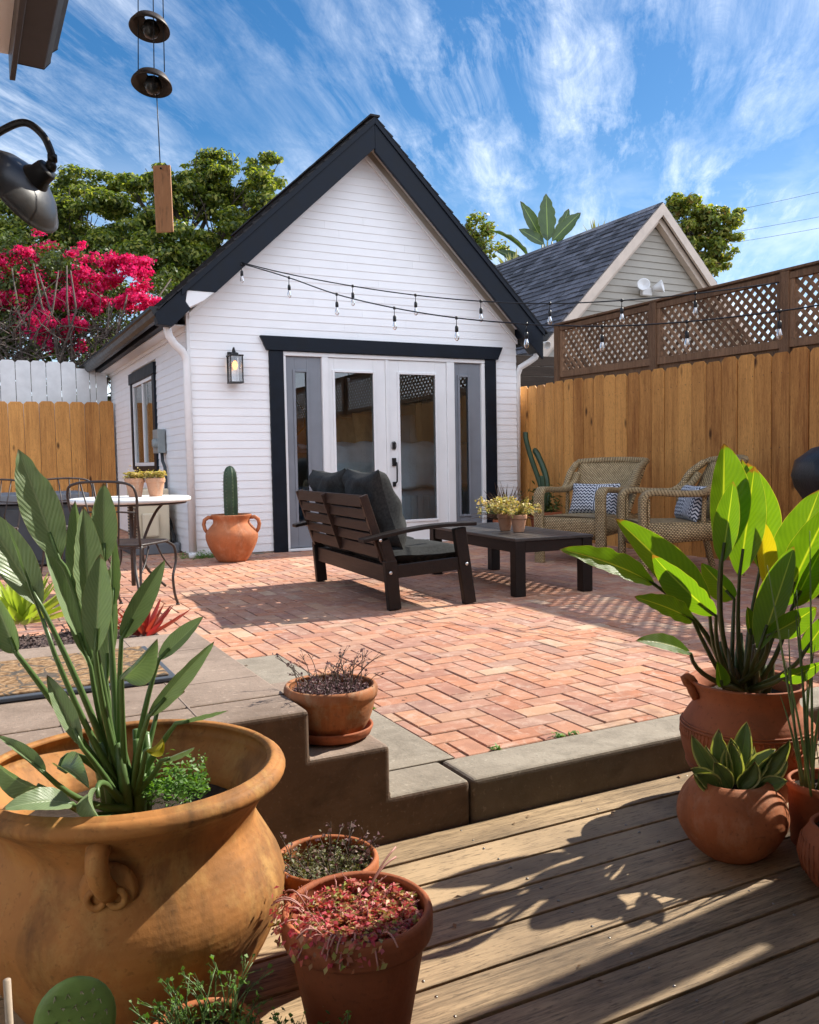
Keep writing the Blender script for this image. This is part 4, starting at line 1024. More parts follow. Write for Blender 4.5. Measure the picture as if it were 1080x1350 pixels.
tree('shade_tree', 'wide green tree whose crown shows behind the black barn lamp', 'tree', (.8, 22.5, -.3),
     [PC((2.979,23.110,7.589), .9, 1.0, .55), PC((2.086,22.978,7.178), .8, 1.0, .6), PC((1.304,23.952,7.344), .8, 1.0, .5), PC((3.203,22.374,6.699), .9, 1.0, .8), PC((0.443,23.793,6.756), 1.0, 1.0, .9), PC((1.718,23.101,6.183), 1.2, 1.2, 1.0), PC((3.496,22.175,5.963), 1.0, 1.0, .8), PC((2.637,22.545,4.886), 1.3, 1.2, 1.2), PC((1.014,23.380,4.920), 1.3, 1.2, 1.2)],
     M['fol_tree'], .125, 300, .22, M['fol_dark'], flat=True, fork=(2.035,23.424,4.994))
tree('street_tree', 'yellowing tree rising behind the garage gable at the right', 'tree', (24, 24, -.3),
     [PC((22.570,22.737,9.180), .85, .9, .8), PC((23.376,22.314,9.033), .75, .8, .6), PC((22.884,22.524,8.392), .9, .9, .8), PC((23.082,22.371,7.606), .8, .8, .6), PC((23.760,22.065,8.243), .45, .6, .45), PC((23.846,22.081,9.153), .4, .5, .3), PC((22.310,22.899,9.629), .4, .5, .35), PC((23.815,22.556,7.577), .5, .6, .5)],
     M['fol_tree'], .20, 150, .16, M['fol_yellow'], fork=(23.343,22.799,7.587))
tree('slender_tree', 'thin yellow-green tree glimpsed between cottage roof and garage roof', 'tree', (12.2, 22, -.3),
     [PC((13.972,22.549,7.747), .5, .6, .45), PC((14.194,22.405,7.291), .55, .6, .45), PC((13.759,22.639,7.458), .35, .5, .35), PC((14.019,22.473,6.955), .5, .5, .4)], M['fol_tree'], .15, 110, .10, M['fol_yellow'])
# tree beyond the fence behind the viewer (mirrored in the door glass)
tree('garden_tree', 'dark leafy tree beyond the fence at the near end of the yard', 'tree', (9.2, 1.5, -.3),
     [(8.9, 1.8, 3.7, 1.4, 1.6, 1.1), (9.5, .2, 3.9, 1.4, 1.5, 1.2), (8.8, 3.2, 3.3, 1.0, 1.2, .8)], M['fol_dark'], .14, 35, .15)
# big banana-like plant behind the garage roof
bp = thing('banana_plant', 'giant bird-of-paradise with broad leaves above the grey garage roof', 'plant', (13.2, 17.5, 0))
for k_, (a, c, w_, fc, tw) in enumerate((((12.801,17.417,6.170), (12.818,17.484,7.319), .24, .1, 0), ((12.809,17.642,6.222), (12.259,17.760,7.148), .18, .3, .3), ((12.899,17.367,6.168), (13.546,17.080,6.848), .20, .3, 0), ((12.733,17.448,6.099), (12.197,17.747,6.475), .16, .3, .3), ((12.127,17.161,5.573), (11.208,17.683,6.340), .17, .9, .4), ((13.257,17.635,6.191), (13.543,17.546,7.059), .17, .2, 0), ((12.082,17.407,5.531), (11.537,17.711,5.902), .15, .6, 0))):
    m = MB(); a_ = V3(a); c_ = V3(c); nn = V3((-.5, -.8, .25)) if k_ != 4 else V3((-.2, -.2, 1))
    blade(m, a_, c_, w_, nn, -.08 if k_ < 4 else -.2, fc*.6, .1, .02, 14, 8, .45, seed=k_, notch=.3); m.tube([V3((13.0+k_*.08, 18, 3)), a_.lerp(V3((13.0, 18, 3)), .4), a_], [.06, .04, .02], 6); o = m.build('leaf', M['banana'], bp)
for q_, (px_, lab) in enumerate((((13.210,16.085,6.213), 'spiky fan palm crown above the garage ridge, right of the broad leaves'), ((11.464,16.937,5.554), 'low spiky palm crown at the left end of the grey roof'))):
    t = thing('spiky_palm', lab, 'palm', (px_[0], px_[1], 0))
    m = MB(); c0 = V3(px_)-V3((0, 0, .45))
    for i in range(46):
        a = U(0, 2*PI); el = U(.15, 1.45); d = V3((cos(a)*cos(el), sin(a)*cos(el), sin(el))); L = U(.45, .75); s_ = d.cross(V3((U(-1, 1), U(-1, 1), U(-1, 1)))).normalized()*.022
        m.add([c0+s_, c0-s_, c0+d*L*.6-s_*1.1, c0+d*L+V3((0, 0, -.03)), c0+d*L*.6+s_*1.1], [(0, 1, 2, 3, 4)])
    m.build('fronds', M['banana'], t)
    m = MB(); m.tube([c0, (c0.x, c0.y, 0)], [.06, .09], 8); m.build('trunk', M['bark'], t)

# bougainvillea
bv = thing('bougainvillea', 'magenta bougainvillea with bare grey twigs spilling over the white fence', 'shrub', (1.6, 15.4, -.2))
tw = MB()
for i in range(430):
    x = random.gauss(1.3, 1.25); x = max(-2.5, min(3.75, x)); z0 = U(2.3, 3.2); p = V3((x, 14.6+U(0, 1.2), z0)); a = U(-1, 1); L = U(.4, 1.3)
    q = p+V3((a*L*.8, U(-.45, .3), L*U(-.15, .8))); branch(tw, p, q, U(.008, .016), .003, .22, 5, 4)
for i in range(26):
    p = V3((1.6+U(-.3, .3), 15.4, 0)); q = V3((U(-1.5, 3.5), 15.2+U(-.5, .5), U(3.0, 4.2))); branch(tw, p, q, .04, .012, .12, 6, 5)
tw.build('branches', M['twig'], bv)
P = []; Q = []
for (a, rx, rz, k) in (((1.471,16.642,4.452), .42, .26, 2550), ((1.007,16.388,3.815), .40, .36, 2890), ((1.939,15.930,4.118), .30, .20, 1190), ((1.727,15.786,3.697), .36, .26, 2210), ((1.352,15.727,3.290), .30, .34, 2550), ((1.793,15.492,3.155), .26, .26, 1530), ((2.677,15.800,4.472), .34, .14, 1870), ((2.966,15.647,4.401), .28, .16, 1530), ((2.584,15.358,3.870), .34, .20, 1870),
      ((2.180,15.553,3.687), .26, .18, 1190), ((2.727,15.158,3.657), .30, .15, 1530), ((2.458,15.667,4.171), .24, .12, 850), ((0.882,16.946,4.491), .30, .22, 1360), ((0.430,16.681,3.762), .45, .5, 3400), ((2.247,16.258,4.661), .24, .14, 680), ((1.206,16.530,4.111), .26, .2, 1190), ((2.953,15.043,3.678), .16, .10, 510), ((1.530,16.864,4.860), .35, .12, 680)):
    for _ in range(7):
        cc = V3(a)+V3((random.gauss(0, rx*.62), random.gauss(0, .25), random.gauss(0, rz*.62))); p, nn = clump_pts(cc, (rx*.55*U(.5, 1.2), .25, rz*.6*U(.5, 1.2)), int(k/7*.55), 0); P.append(p); Q.append(nn)
leafcloud('bracts', np.concatenate(P), np.concatenate(Q), .062, M['magenta'], bv, .85, .8)
P = []; Q = []
for i in range(85):
    c = (random.gauss(1.5, 1.1), U(16.4, 17.2), U(3.4, 4.9)); c = (min(3.6, c[0]), c[1], c[2] if c[0] < 3 else min(c[2], 4.3)); p, nn = clump_pts(c, (.32, .3, .2), 95, .1); P.append(p); Q.append(nn)
for i in range(70):
    c = (U(-2, 3.6), U(16.0, 17.0), U(2.2, 3.6)); p, nn = clump_pts(c, (.4, .3, .25), 80, .1); P.append(p); Q.append(nn)
for i in range(60):
    c = (random.gauss(1.5, 1.0), U(15.6, 16.6), U(3.2, 4.6)); c = (min(3.4, c[0]), c[1], c[2]); p, nn = clump_pts(c, (.20, .2, .14), 45, .1); P.append(p); Q.append(nn)
leafcloud('leaves', np.concatenate(P), np.concatenate(Q), .075, M['fol_dark'], bv, .6, .8)
# dense hedge behind, so that no bare horizon shows
P = []; Q = []
for i in range(130):
    c = (U(-6, 9), U(17, 18.5), U(.5, 4.2)); p, nn = clump_pts(c, (.8, .6, .6), 110, .1); P.append(p); Q.append(nn)
tag(leafcloud('hedge', np.concatenate(P), np.concatenate(Q), .16, M['fol_dark'], None, .55, .6), 'dark dense hedge glimpsed through the bougainvillea twigs', 'hedge')

# ------------------------------------------------------------------ string lights
def string(label, pts, bulbs, drop):
    t = thing('string_light', label, 'string light', pts[0])
    m = MB(); q = [V3(p) for p in pts]; fine_ = []
    for i in range(len(q)-1):
        p0 = q[max(0, i-1)]; p1 = q[i]; p2 = q[i+1]; p3 = q[min(len(q)-1, i+2)]
        for k in range(6):
            s = k/6; fine_.append(.5*((2*p1)+(p2-p0)*s+(2*p0-5*p1+4*p2-p3)*s*s+(3*p1-p0-3*p2+p3)*s**3))
    fine_.append(q[-1]); m.tube(fine_, .0055, 6); m.build('cable', M['gutter_black'], t)
    for b_ in bulbs:
        b_ = V3(b_); s = MB(); s.tube([b_+V3((0, 0, .012)), b_+V3((0, 0, -.012))], .012, 8); s.tube([b_, b_-V3((.002, 0, drop-.05))], .0035, 6); s.lathe([(.001, 0), (.012, -.004), (.015, -.02), (.015, -.052), (.012, -.056)], b_-V3((0, 0, drop-.052)), 12)
        so_ = s.build('socket', M['gutter_black'], t)
        s = MB(); s.lathe([(.011, 0), (.013, -.01), (.019, -.030), (.021, -.048), (.017, -.064), (.008, -.073), (.001, -.075)], b_-V3((0, 0, drop+.003)), 14); s.build('bulb', M['glass_bulb'], so_)
        s = MB(); s.tube([b_-V3((0, 0, drop+.005)), b_-V3((0, 0, drop+.05))], .006, 6); s.build('filament', M['bulb_plain'], so_)
up_ = [(2.581, 8.62, 2.959), (2.939, 8.244, 2.801), (3.408, 7.75, 2.627), (3.844, 7.291, 2.491), (4.275, 6.837, 2.387), (4.708, 6.381, 2.318), (5.138, 5.929, 2.297), (5.553, 5.491, 2.306), (6.07, 5.08, 2.36)]
lo_ = [(2.585, 8.62, 2.95), (2.882, 8.066, 2.726), (3.159, 7.553, 2.497), (3.468, 6.983, 2.299), (3.772, 6.421, 2.144), (4.082, 5.848, 2.026), (4.387, 5.286, 1.943), (4.693, 4.721, 1.91), (4.991, 4.171, 1.916), (5.108, 3.955, 1.929), (5.318, 3.567, 1.968), (6.05, 2.2, 2.25)]
string('upper of the two bulb strings, from the roof edge to the lattice post', up_, [up_[i] for i in (2, 3, 4, 5, 6, 7)]+[(2.585, 8.62, 2.94)], .11)
string('lower sagging bulb string crossing the cottage front towards the right edge', lo_, [lo_[i] for i in (1, 2, 3, 4, 5, 6, 7, 8)], .115)

# ------------------------------------------------------------------ pots
def ring_prof(outer, inner_off=.014, soil=None):
    """outer: (r,z) bottom to rim; returns outer + rim + inner wall down to soil"""
    p = [(.001, outer[0][1])]+list(outer); r_, z_ = outer[-1]
    p += [(r_-inner_off*.35, z_+inner_off*.35), (r_-inner_off, z_)]
    zs = soil if soil is not None else z_-.05
    for (r0, z0) in reversed(outer[:-1]):
        if z0 > zs: p.append((max(.01, r0-inner_off), z0))
    # radius at soil line
    rs = r_
    for i in range(len(outer)-1):
        if outer[i][1] <= zs <= outer[i+1][1]:
            f_ = (zs-outer[i][1])/max(1e-6, outer[i+1][1]-outer[i][1]); rs = outer[i][0]*(1-f_)+outer[i+1][0]*f_
    p.append((max(.01, rs-inner_off), zs-.004)); return p, rs-inner_off, zs
def smooth_prof(pts, k=5):
    q = [V3((a, 0, b_)) for a, b_ in pts]; o = []
    for i in range(len(q)-1):
        p0 = q[max(0, i-1)]; p1 = q[i]; p2 = q[i+1]; p3 = q[min(len(q)-1, i+2)]
        for j_ in range(k):
            s = j_/k; v = .5*((2*p1)+(p2-p0)*s+(2*p0-5*p1+4*p2-p3)*s*s+(3*p1-p0-3*p2+p3)*s**3); o.append((v.x, v.z))
    o.append((q[-1].x, q[-1].z)); return o
def soil_disc(c, r_, z, mat, parent, bump=.008, n=28, name='soil'):
    m = MB(); vs = [(c[0], c[1], c[2]+z+bump)]; fs = []
    for i in range(1, 7):
        for k in range(n):
            a = 2*PI*k/n; q = r_*i/6*1.02; vs.append((c[0]+q*cos(a), c[1]+q*sin(a), c[2]+z+random.uniform(-bump, bump)*(1 if i < 6 else .2)))
    for k in range(n): fs.append((0, 1+k, 1+(k+1) % n))
    for i in range(5):
        for k in range(n): fs.append((1+i*n+k, 1+(i+1)*n+k, 1+(i+1)*n+(k+1) % n, 1+i*n+(k+1) % n))
    m.add(vs, fs, True); return m.build(name, mat, parent)
def pot(name, label, c, outer, mat, soil=None, wob=.006, th=.014, smooth=4, n=64, seed=0, soilmat=None, cat='pot'):
    t = thing(name, label, cat, c); o_ = smooth_prof(outer, smooth) if smooth else outer
    pr, rs, zs = ring_prof(o_, th, soil); m = MB(); m.lathe(pr, c, n, wob, seed); body = m.build('body', mat, t)
    soil_disc(c, rs+.004, zs, soilmat or M['soil'], t)
    return t, rs, zs
def sprigs(name, label, cat, c, r_, z, mat, k, size, h=.03, aspect=.6, heads=None, stalks=None, stalkmat=None, spread=1.0, group=None, rosette=None):
    """low succulent or weed cover in a pot: leafy mound plus optional wiry stalks"""
    t = thing(name, label, cat, (c[0], c[1], c[2]+z), group); P = []; Q = []
    if rosette:
        for _ in range(rosette):
            a = U(0, 2*PI); q = r_*math.sqrt(U(0, 1))*spread; cx = c[0]+q*cos(a); cy = c[1]+q*sin(a); zz_ = c[2]+z+U(.2, 1)*h
            rr_ = size*U(.6, 1.3); nl = random.randint(9, 14)
            for l in range(nl):
                b_ = l*2.4; el = .25+.9*l/nl; d = V3((cos(b_)*cos(el), sin(b_)*cos(el), sin(el))); P.append((cx+d.x*rr_*.7, cy+d.y*rr_*.7, zz_+d.z*rr_*.7)); Q.append((-d.x*sin(el)*.8, -d.y*sin(el)*.8, cos(el)+.3))
    for _ in range(k):
        a = U(0, 2*PI); q = r_*math.sqrt(U(0, 1))*spread; P.append((c[0]+q*cos(a), c[1]+q*sin(a), c[2]+z+abs(random.gauss(0, h*.6)))); Q.append((U(-.6, .6), U(-.6, .6), 1))
    leafcloud('leaves', P, Q, size, mat, t, aspect, .4)
    if stalks:
        m = MB(); HP = []; HN = []
        for _ in range(stalks[0]):
            a = U(0, 2*PI); q = r_*math.sqrt(U(0, 1))*.95; p = V3((c[0]+q*cos(a), c[1]+q*sin(a), c[2]+z)); H = stalks[1]*U(.5, 1.1)
            e = p+V3((U(-.5, .5)*H+cos(a)*H*.3, U(-.5, .5)*H+sin(a)*H*.3, H)); pts = bez(p, p+V3((0, 0, H*.6)), e, 5); m.tube(pts, [.0014, .0013, .0012, .0011, .001, .0008], 4)
            for _ in range(3):
                f_ = e+V3((U(-.012, .012), U(-.012, .012), U(-.01, .012))); m.tube([pts[4], f_], .0006, 3); HP.append(tuple(f_)); HN.append((0, 0, 1))
        m.build('stalks', stalkmat or M['twig'], t)['kind'] = 'stuff'
        if heads: tag(leafcloud('seed_heads', HP, HN, .009, heads, t, .9, 1.0), kind='stuff')
    return t

# big ochre pot (front left)
BP = (0.272,1.757,0.340); BP = (BP[0], BP[1], DZ)
H_ = .470
bigp, brs, bzs = pot('ochre_urn', 'huge ochre terracotta urn with flared rim and small ear handle at front left', BP,
    [(.165, .0), (.19, .01), (.225, .07), (.268, .15), (.293, .225), (.290, .27), (.268, .315), (.243, .36), (.240, .385), (.258, .42), (.283, .446), (.296, .456), (.300, .468), (.294, .480), (.286, .484)], M['tc_big'], soil=.375, wob=.010, th=.022, seed=4)
# ear handle at the front: a lug bending down into two coils
m = MB()
ax_ = V3((-.33, -.94, 0)).normalized(); sd = V3((ax_.y, -ax_.x, 0))*-1
def ond(rad, side, z): return V3((BP[0], BP[1], DZ))+ax_*rad+sd*side+V3((0, 0, z))
m.tube([ond(.236, -.006, .432), ond(.262, -.007, .436), ond(.280, -.007, .426), ond(.288, -.006, .408), ond(.284, -.003, .386), ond(.272, .0, .368), ond(.252, .003, .352)], [.024, .021, .019, .019, .018, .018, .020], 14)
m.lathe([(.001, -.010), (.040, -.007), (.050, 0), (.040, .007), (.001, .010)], ond(.248, .003, .352), 20, M=ax_.to_track_quat('Z', 'Y').to_matrix().to_4x4())
for s_ in (-.016, .018):
    ring = [ond(.260, s_+.014*cos(k*2*PI/14), .343+.015*sin(k*2*PI/14)) for k in range(14)]
    m.tube(ring, .0062, 8, closed=True)
m.build('handle', M['tc_big'], bigp)
# second ear at the far left side
m = MB(); ax_ = V3((-.96, .28, 0)).normalized(); sd = V3((ax_.y, -ax_.x, 0))*-1
m.tube([ond(.235, 0, .405), ond(.27, 0, .41), ond(.305, 0, .385), ond(.315, 0, .34), ond(.29, 0, .29)], [.022, .024, .025, .024, .018], 12); m.build('handle', M['tc_big'], bigp)

# strelitzia in the big pot
def petiole(m, pts, r0, r1):
    n_ = len(pts)-1; m.tube(pts, [r0+(r1-r0)*i/n_ for i in range(n_+1)], 10)
PL = thing('bird_of_paradise', 'grey-green bird-of-paradise plant growing in the huge ochre urn', 'plant', (BP[0], BP[1], DZ+.37))
B0 = V3((0.264,1.757,0.278))
CAMP = V3((0, 0, .945))
def strel(parent, root, specs, blades_mat, pet_mat, r0=.0085, r1=.0045, base_spread=.02, seed0=0, ws=1.0):
    for i, s in enumerate(specs):
        rr_ = random.Random(seed0+i*7); J = V3(s['j']); T = V3(s['t']); w_ = s['w']*ws; mats = s.get('mat', blades_mat)
        n_ = (CAMP-(J+T)/2).normalized(); ax = (T-J).normalized(); n_ = (n_-ax*n_.dot(ax)).normalized(); sd_ = ax.cross(n_); tn = s.get('turn', 0); n_ = n_*cos(tn)+sd_*sin(tn)
        m = MB(); blade(m, J, T, w_, n_, s.get('sag', .04), s.get('fold', .35), s.get('curl', 0), s.get('rip', .010), 22, 10, s.get('peak', .40), .02, s.get('side', 1), s.get('tw', 0), seed0+i, s.get('notch', 0))
        lf_ = m.build('leaf', mats, parent, sub=1)
        m = MB(); b_ = root+V3(s.get('b', (rr_.uniform(-base_spread, base_spread), rr_.uniform(-base_spread, base_spread), 0)))
        mid_ = V3(s['m']) if 'm' in s else b_.lerp(J, .5)+V3((0, 0, .05*(J-b_).length))
        pts = bez(b_, mid_*2-(b_+J)/2, J, 8)
        pts.append(J+ax*(T-J).length*.25+n_*.002); petiole(m, pts, s.get('r0', r0), r1*.8)
        m.build('petiole', pet_mat, lf_)
LS = [
 dict(j=(0.155,1.733,0.774), t=(0.095,1.755,0.981), w=.040, fold=.22, sag=-.02, peak=.46, turn=.15, m=(0.197,1.747,0.637), rip=.014, notch=.15),
 dict(j=(0.196,1.751,0.680), t=(0.192,1.777,0.882), w=.030, fold=.7, turn=-.5, m=(0.224,1.757,0.484), peak=.45),
 dict(j=(0.199,1.682,0.673), t=(0.197,1.695,0.873), w=.036, fold=.5, turn=.3, m=(0.227,1.723,0.492), peak=.45, notch=.1),
 dict(j=(0.243,1.799,0.756), t=(0.251,1.817,0.914), w=.030, fold=.35, turn=.1, m=(0.252,1.790,0.518), peak=.45),
 dict(j=(0.260,1.829,0.663), t=(0.272,1.856,0.814), w=.020, fold=.9, turn=.5, m=(0.254,1.797,0.470), notch=.3),
 dict(j=(0.200,1.632,0.612), t=(0.216,1.635,0.790), w=.032, fold=.45, turn=-.15, m=(0.225,1.699,0.455), peak=.5),
 dict(j=(0.204,1.739,0.564), t=(0.132,1.815,0.824), w=.026, fold=.6, turn=.5, m=(0.226,1.753,0.425), peak=.45),
 dict(j=(0.243,1.828,0.510), t=(0.265,1.855,0.745), w=.030, fold=.5, turn=-.5, m=(0.248,1.796,0.394), peak=.5),
 dict(j=(0.258,1.715,0.618), t=(0.338,1.684,0.766), w=.026, fold=.35, turn=.35, m=(0.254,1.750,0.436), peak=.42),
 dict(j=(0.243,1.629,0.564), t=(0.298,1.572,0.639), w=.034, fold=.2, turn=.5, curl=.9, m=(0.253,1.704,0.405), peak=.5, sag=-.25),
 dict(j=(0.327,1.721,0.568), t=(0.408,1.685,0.650), w=.023, fold=.5, turn=-.5, m=(0.291,1.731,0.435), peak=.45),
 dict(j=(0.283,1.604,0.492), t=(0.388,1.525,0.633), w=.022, fold=.45, turn=.55, m=(0.270,1.671,0.382), peak=.42, r0=.009),
 dict(j=(0.331,1.600,0.473), t=(0.407,1.519,0.506), w=.017, fold=1.0, turn=.9, m=(0.300,1.679,0.389), peak=.5, curl=-.6),
 dict(j=(0.333,1.779,0.455), t=(0.388,1.775,0.484), w=.020, fold=.5, turn=-.6, m=(0.301,1.755,0.366), peak=.5, curl=.8),
 dict(j=(0.167,1.594,0.458), t=(0.118,1.627,0.585), w=.021, fold=.5, turn=.25, m=(0.224,1.692,0.348), peak=.5),
 dict(j=(0.072,1.631,0.627), t=(0.035,1.657,0.741), w=.030, fold=.3, turn=-.3, m=(0.142,1.677,0.502), peak=.4, curl=.5),
 dict(j=(0.121,1.722,0.691), t=(0.030,1.781,0.876), w=.042, fold=.35, turn=.2, m=(0.195,1.739,0.493), peak=.5),
 dict(j=(0.135,1.665,0.613), t=(0.064,1.695,0.865), w=.008, fold=1.2, turn=.6, m=(0.202,1.709,0.427), peak=.5),
 dict(j=(0.117,1.592,0.388), t=(0.024,1.589,0.465), w=.034, fold=.5, turn=-.9, m=(0.191,1.661,0.307), sag=-.2),
 dict(j=(0.133,1.642,0.413), t=(0.171,1.543,0.400), w=.028, fold=.4, turn=-.5, m=(0.177,1.675,0.412), sag=-.3, curl=.5),
 dict(j=(0.107,1.599,0.420), t=(0.035,1.641,0.487), w=.018, fold=.8, turn=.5, m=(0.184,1.645,0.336), sag=-.1),
 dict(j=(0.142,1.534,0.383), t=(0.034,1.501,0.406), w=.028, fold=.3, turn=.7, m=(0.195,1.637,0.308), sag=-.2),
 dict(j=(0.185,1.558,0.393), t=(0.191,1.506,0.346), w=.026, fold=.3, turn=.9, m=(0.210,1.633,0.370), sag=-.5, curl=.5),
 dict(j=(0.307,1.630,0.398), t=(0.361,1.582,0.429), w=.012, fold=.9, turn=.9, m=(0.291,1.680,0.346), peak=.5),
 dict(j=(0.279,1.624,0.424), t=(0.312,1.631,0.442), w=.017, fold=.2, turn=.9, curl=1.1, m=(0.278,1.687,0.347), mat=M['leaf_yellow'], sag=-.3),
]
strel(PL, B0, LS, M['leaf_left'], M['petiole'], seed0=100, ws=.96)
m = MB()
for i in range(9):
    a = i*.75; p = B0+V3((cos(a)*.03, sin(a)*.03, -.03)); m.tube([p, p+V3((cos(a)*.012, sin(a)*.012, .08)), p+V3((cos(a)*.02-.01, sin(a)*.015, .17))], [.014, .012, .007], 10)
m.build('sheath', M['petiole'], PL)
sprigs('seedling_patch', 'small bright green weeds beside the stems in the huge ochre urn', 'weeds', (0.346,1.694,0.301), .065, .005, M['seedling'], 900, .013, .045, .45)

# pots on the deck, centre left
def classic(r_, h_, band=.03):      # straight flower pot with thick rolled band
    return [(r_*.62, 0), (r_*.64, .004), (r_*.90, h_-band-.006), (r_*.91, h_-band-.002), (r_*.985, h_-band), (r_*1.0, h_-band+.006), (r_*1.0, h_-.006), (r_*.985, h_)]
c = (0.612,1.434,0.129); c = (c[0], c[1], DZ)
pp, rs, zs = pot('terracotta_pot', 'wide terracotta pot crowded with pink-red sedum on the deck', c, classic(.139, .255, .045), M['tc_red'], soil=.212, wob=.004, th=.013, smooth=0, seed=2)
sprigs('sedum', 'pink, red and lime sedum filling the front terracotta pot', 'succulent', c, .115, .214, M['sedum_red'], 500, .012, .03, .6, rosette=620, stalks=(34, .045), stalkmat=plain('pink_stem', (.45, .20, .18), .6))
m = MB()
for k in range(26):
    a = U(2.2, 4.9); p = V3((c[0]+.10*cos(a), c[1]+.10*sin(a), c[2]+.25)); q = V3((c[0]+U(.135, .165)*cos(a), c[1]+U(.135, .165)*sin(a), c[2]+U(.22, .27))); m.tube(bez(p, (p+q)/2+V3((0, 0, .03)), q, 5), .0016, 5)
for a, L in ((.9, .05), (1.2, .07)):
    p = V3((c[0]+.04, c[1]+.05, c[2]+.24)); m.tube(bez(p, p+V3((.03, .01, .05)), p+V3((.08, .03, .05*L*20)), 6), .002, 5)
SED = [o for o in bpy.data.objects if o.name == 'sedum'][0]; tag(m.build('runners', plain('pink_runner', (.50, .24, .20), .6), SED), kind='stuff')
P = []; Q = []
for k in range(260):
    a = U(2.4, 4.6); q = U(.115, .16); P.append((c[0]+q*cos(a), c[1]+q*sin(a), c[2]+U(.225, .275))); Q.append((cos(a), sin(a), 1))
tag(leafcloud('trailing_tips', P, Q, .014, M['sedum_red'], SED, .6, .6), kind='stuff')
c = (0.661,1.711,0.101); c = (c[0], c[1], DZ)
pot('terracotta_pot', 'terracotta pot of grey-green sedum behind the pink one, against the step wall', c, classic(.113, .225, .03), M['tc'], soil=.185, wob=.004, th=.011, smooth=0, seed=5)
sprigs('sedum', 'grey-green matted sedum with tiny dried white flower heads', 'succulent', c, .100, .187, M['sedum_green'], 1700, .009, .03, .6, heads=M['sedum_purple'], stalks=(40, .075), rosette=150)
c = (0.304,1.348,0.005); c = (c[0], c[1], DZ)
pot('terracotta_pot', 'terracotta pot only its rim showing at the bottom edge, below the huge urn', c, classic(.095, .165, .03), M['tc'], soil=.135, smooth=0, seed=6)
t = sprigs('seedling', 'wispy green seedlings in the pot at the bottom edge', 'plant', c, .085, .15, M['seedling'], 500, .010, .04, .35, stalks=(60, .075), stalkmat=M['petiole'], heads=M['seedling'])
c = (0.433,1.248,0.013); c = (c[0], c[1], DZ)
pot('terracotta_pot', 'hidden terracotta pot whose green fronds rise below the pink sedum pot', c, classic(.07, .11, .025), M['tc'], soil=.09, smooth=0, seed=7)
sprigs('seedling', 'small feathery dark green plants at the bottom edge between two pots', 'plant', c, .085, .12, M['fol_dark'], 420, .010, .05, .35, stalks=(45, .06), stalkmat=M['petiole'], heads=M['seedling'])
# prickly pear
c = (0.112,1.303,0.066); c = (c[0], c[1], DZ)
pot('terracotta_pot', 'small terracotta pot under the prickly pear, cut by the bottom edge', c, classic(.075, .13, .025), M['tc'], soil=.11, smooth=0, seed=8)
t = thing('prickly_pear', 'green oval prickly pear pad at the bottom left', 'cactus', (c[0], c[1], DZ+.11))
m = MB(); pc = V3((0.113,1.308,0.140)); vv = (CAMP-pc); vv.z = 0; vv.normalize(); sx_ = V3((vv.y, -vv.x, 0)); vs = []
nu, nv = 24, 16
for i in range(nv+1):
    th_ = PI*i/nv
    for k in range(nu):
        ph_ = 2*PI*k/nu; rx = .056*sin(th_)*(1-.12*cos(th_)*-1); vs.append(pc+sx_*(rx*cos(ph_))+vv*(.0125*sin(ph_)*sin(th_)**.6)+V3((0, 0, .072*cos(th_))))
m.add(vs, [(i*nu+k, i*nu+(k+1) % nu, (i+1)*nu+(k+1) % nu, (i+1)*nu+k) for i in range(nv) for k in range(nu)], True); m.build('pad', M['pad'], t)
m = MB()
for i in range(-3, 4):
    for j_ in range(-3, 5):
        x = (i+.5*(j_ % 2))*.017; z = j_*.018; e = (x/.052)**2+(z/.068)**2
        if e > .92: continue
        b_ = pc+sx_*x+V3((0, 0, z))+vv*(.0125*max(0, 1-e)**.35)
        for _ in range(3): m.tube([b_, b_+vv*.007+V3((U(-.004, .004), U(-.004, .004), U(-.004, .004)))], .0008, 3)
m.build('glochids', M['spine'], t)
m = MB(); p = V3((0.028,1.378,0.196)); m.tube([p, (p.x+.003, p.y, DZ+.01)], .0055, 10)
tag(m.build('garden_stake', plain('bleached_cane', (.42, .34, .26), .7)), 'bleached hollow cane standing at the bottom left corner', 'stake')
# old pot with saucer on the step
c = (0.897,2.239,0.214); c = (.925, 2.325, .153)
t = thing('saucer', 'terracotta saucer under the cracked old pot on the step', 'saucer', c)
m = MB(); m.lathe([(.001, .0), (.092, .0), (.112, .010), (.121, .032), (.118, .037), (.112, .032), (.102, .012), (.001, .010)], c, 48, .004, 3); m.build('dish', M['tc_red'], t)
cc = (c[0], c[1], c[2]+.0125)
pot('cracked_pot', 'shallow weathered cracked terracotta pot on a saucer on the step', cc, [(.072, 0), (.088, .006), (.108, .035), (.122, .075), (.128, .105), (.133, .108), (.135, .128), (.131, .138)], M['tc_old'], soil=.112, wob=.016, th=.012, smooth=2, seed=9)
sprigs('sedum', 'dry purplish sedum with wiry stalks in the cracked pot on the step', 'succulent', cc, .112, .112, M['sedum_purple'], 1900, .009, .022, .6, heads=M['sedum_purple'], stalks=(46, .10), rosette=60)

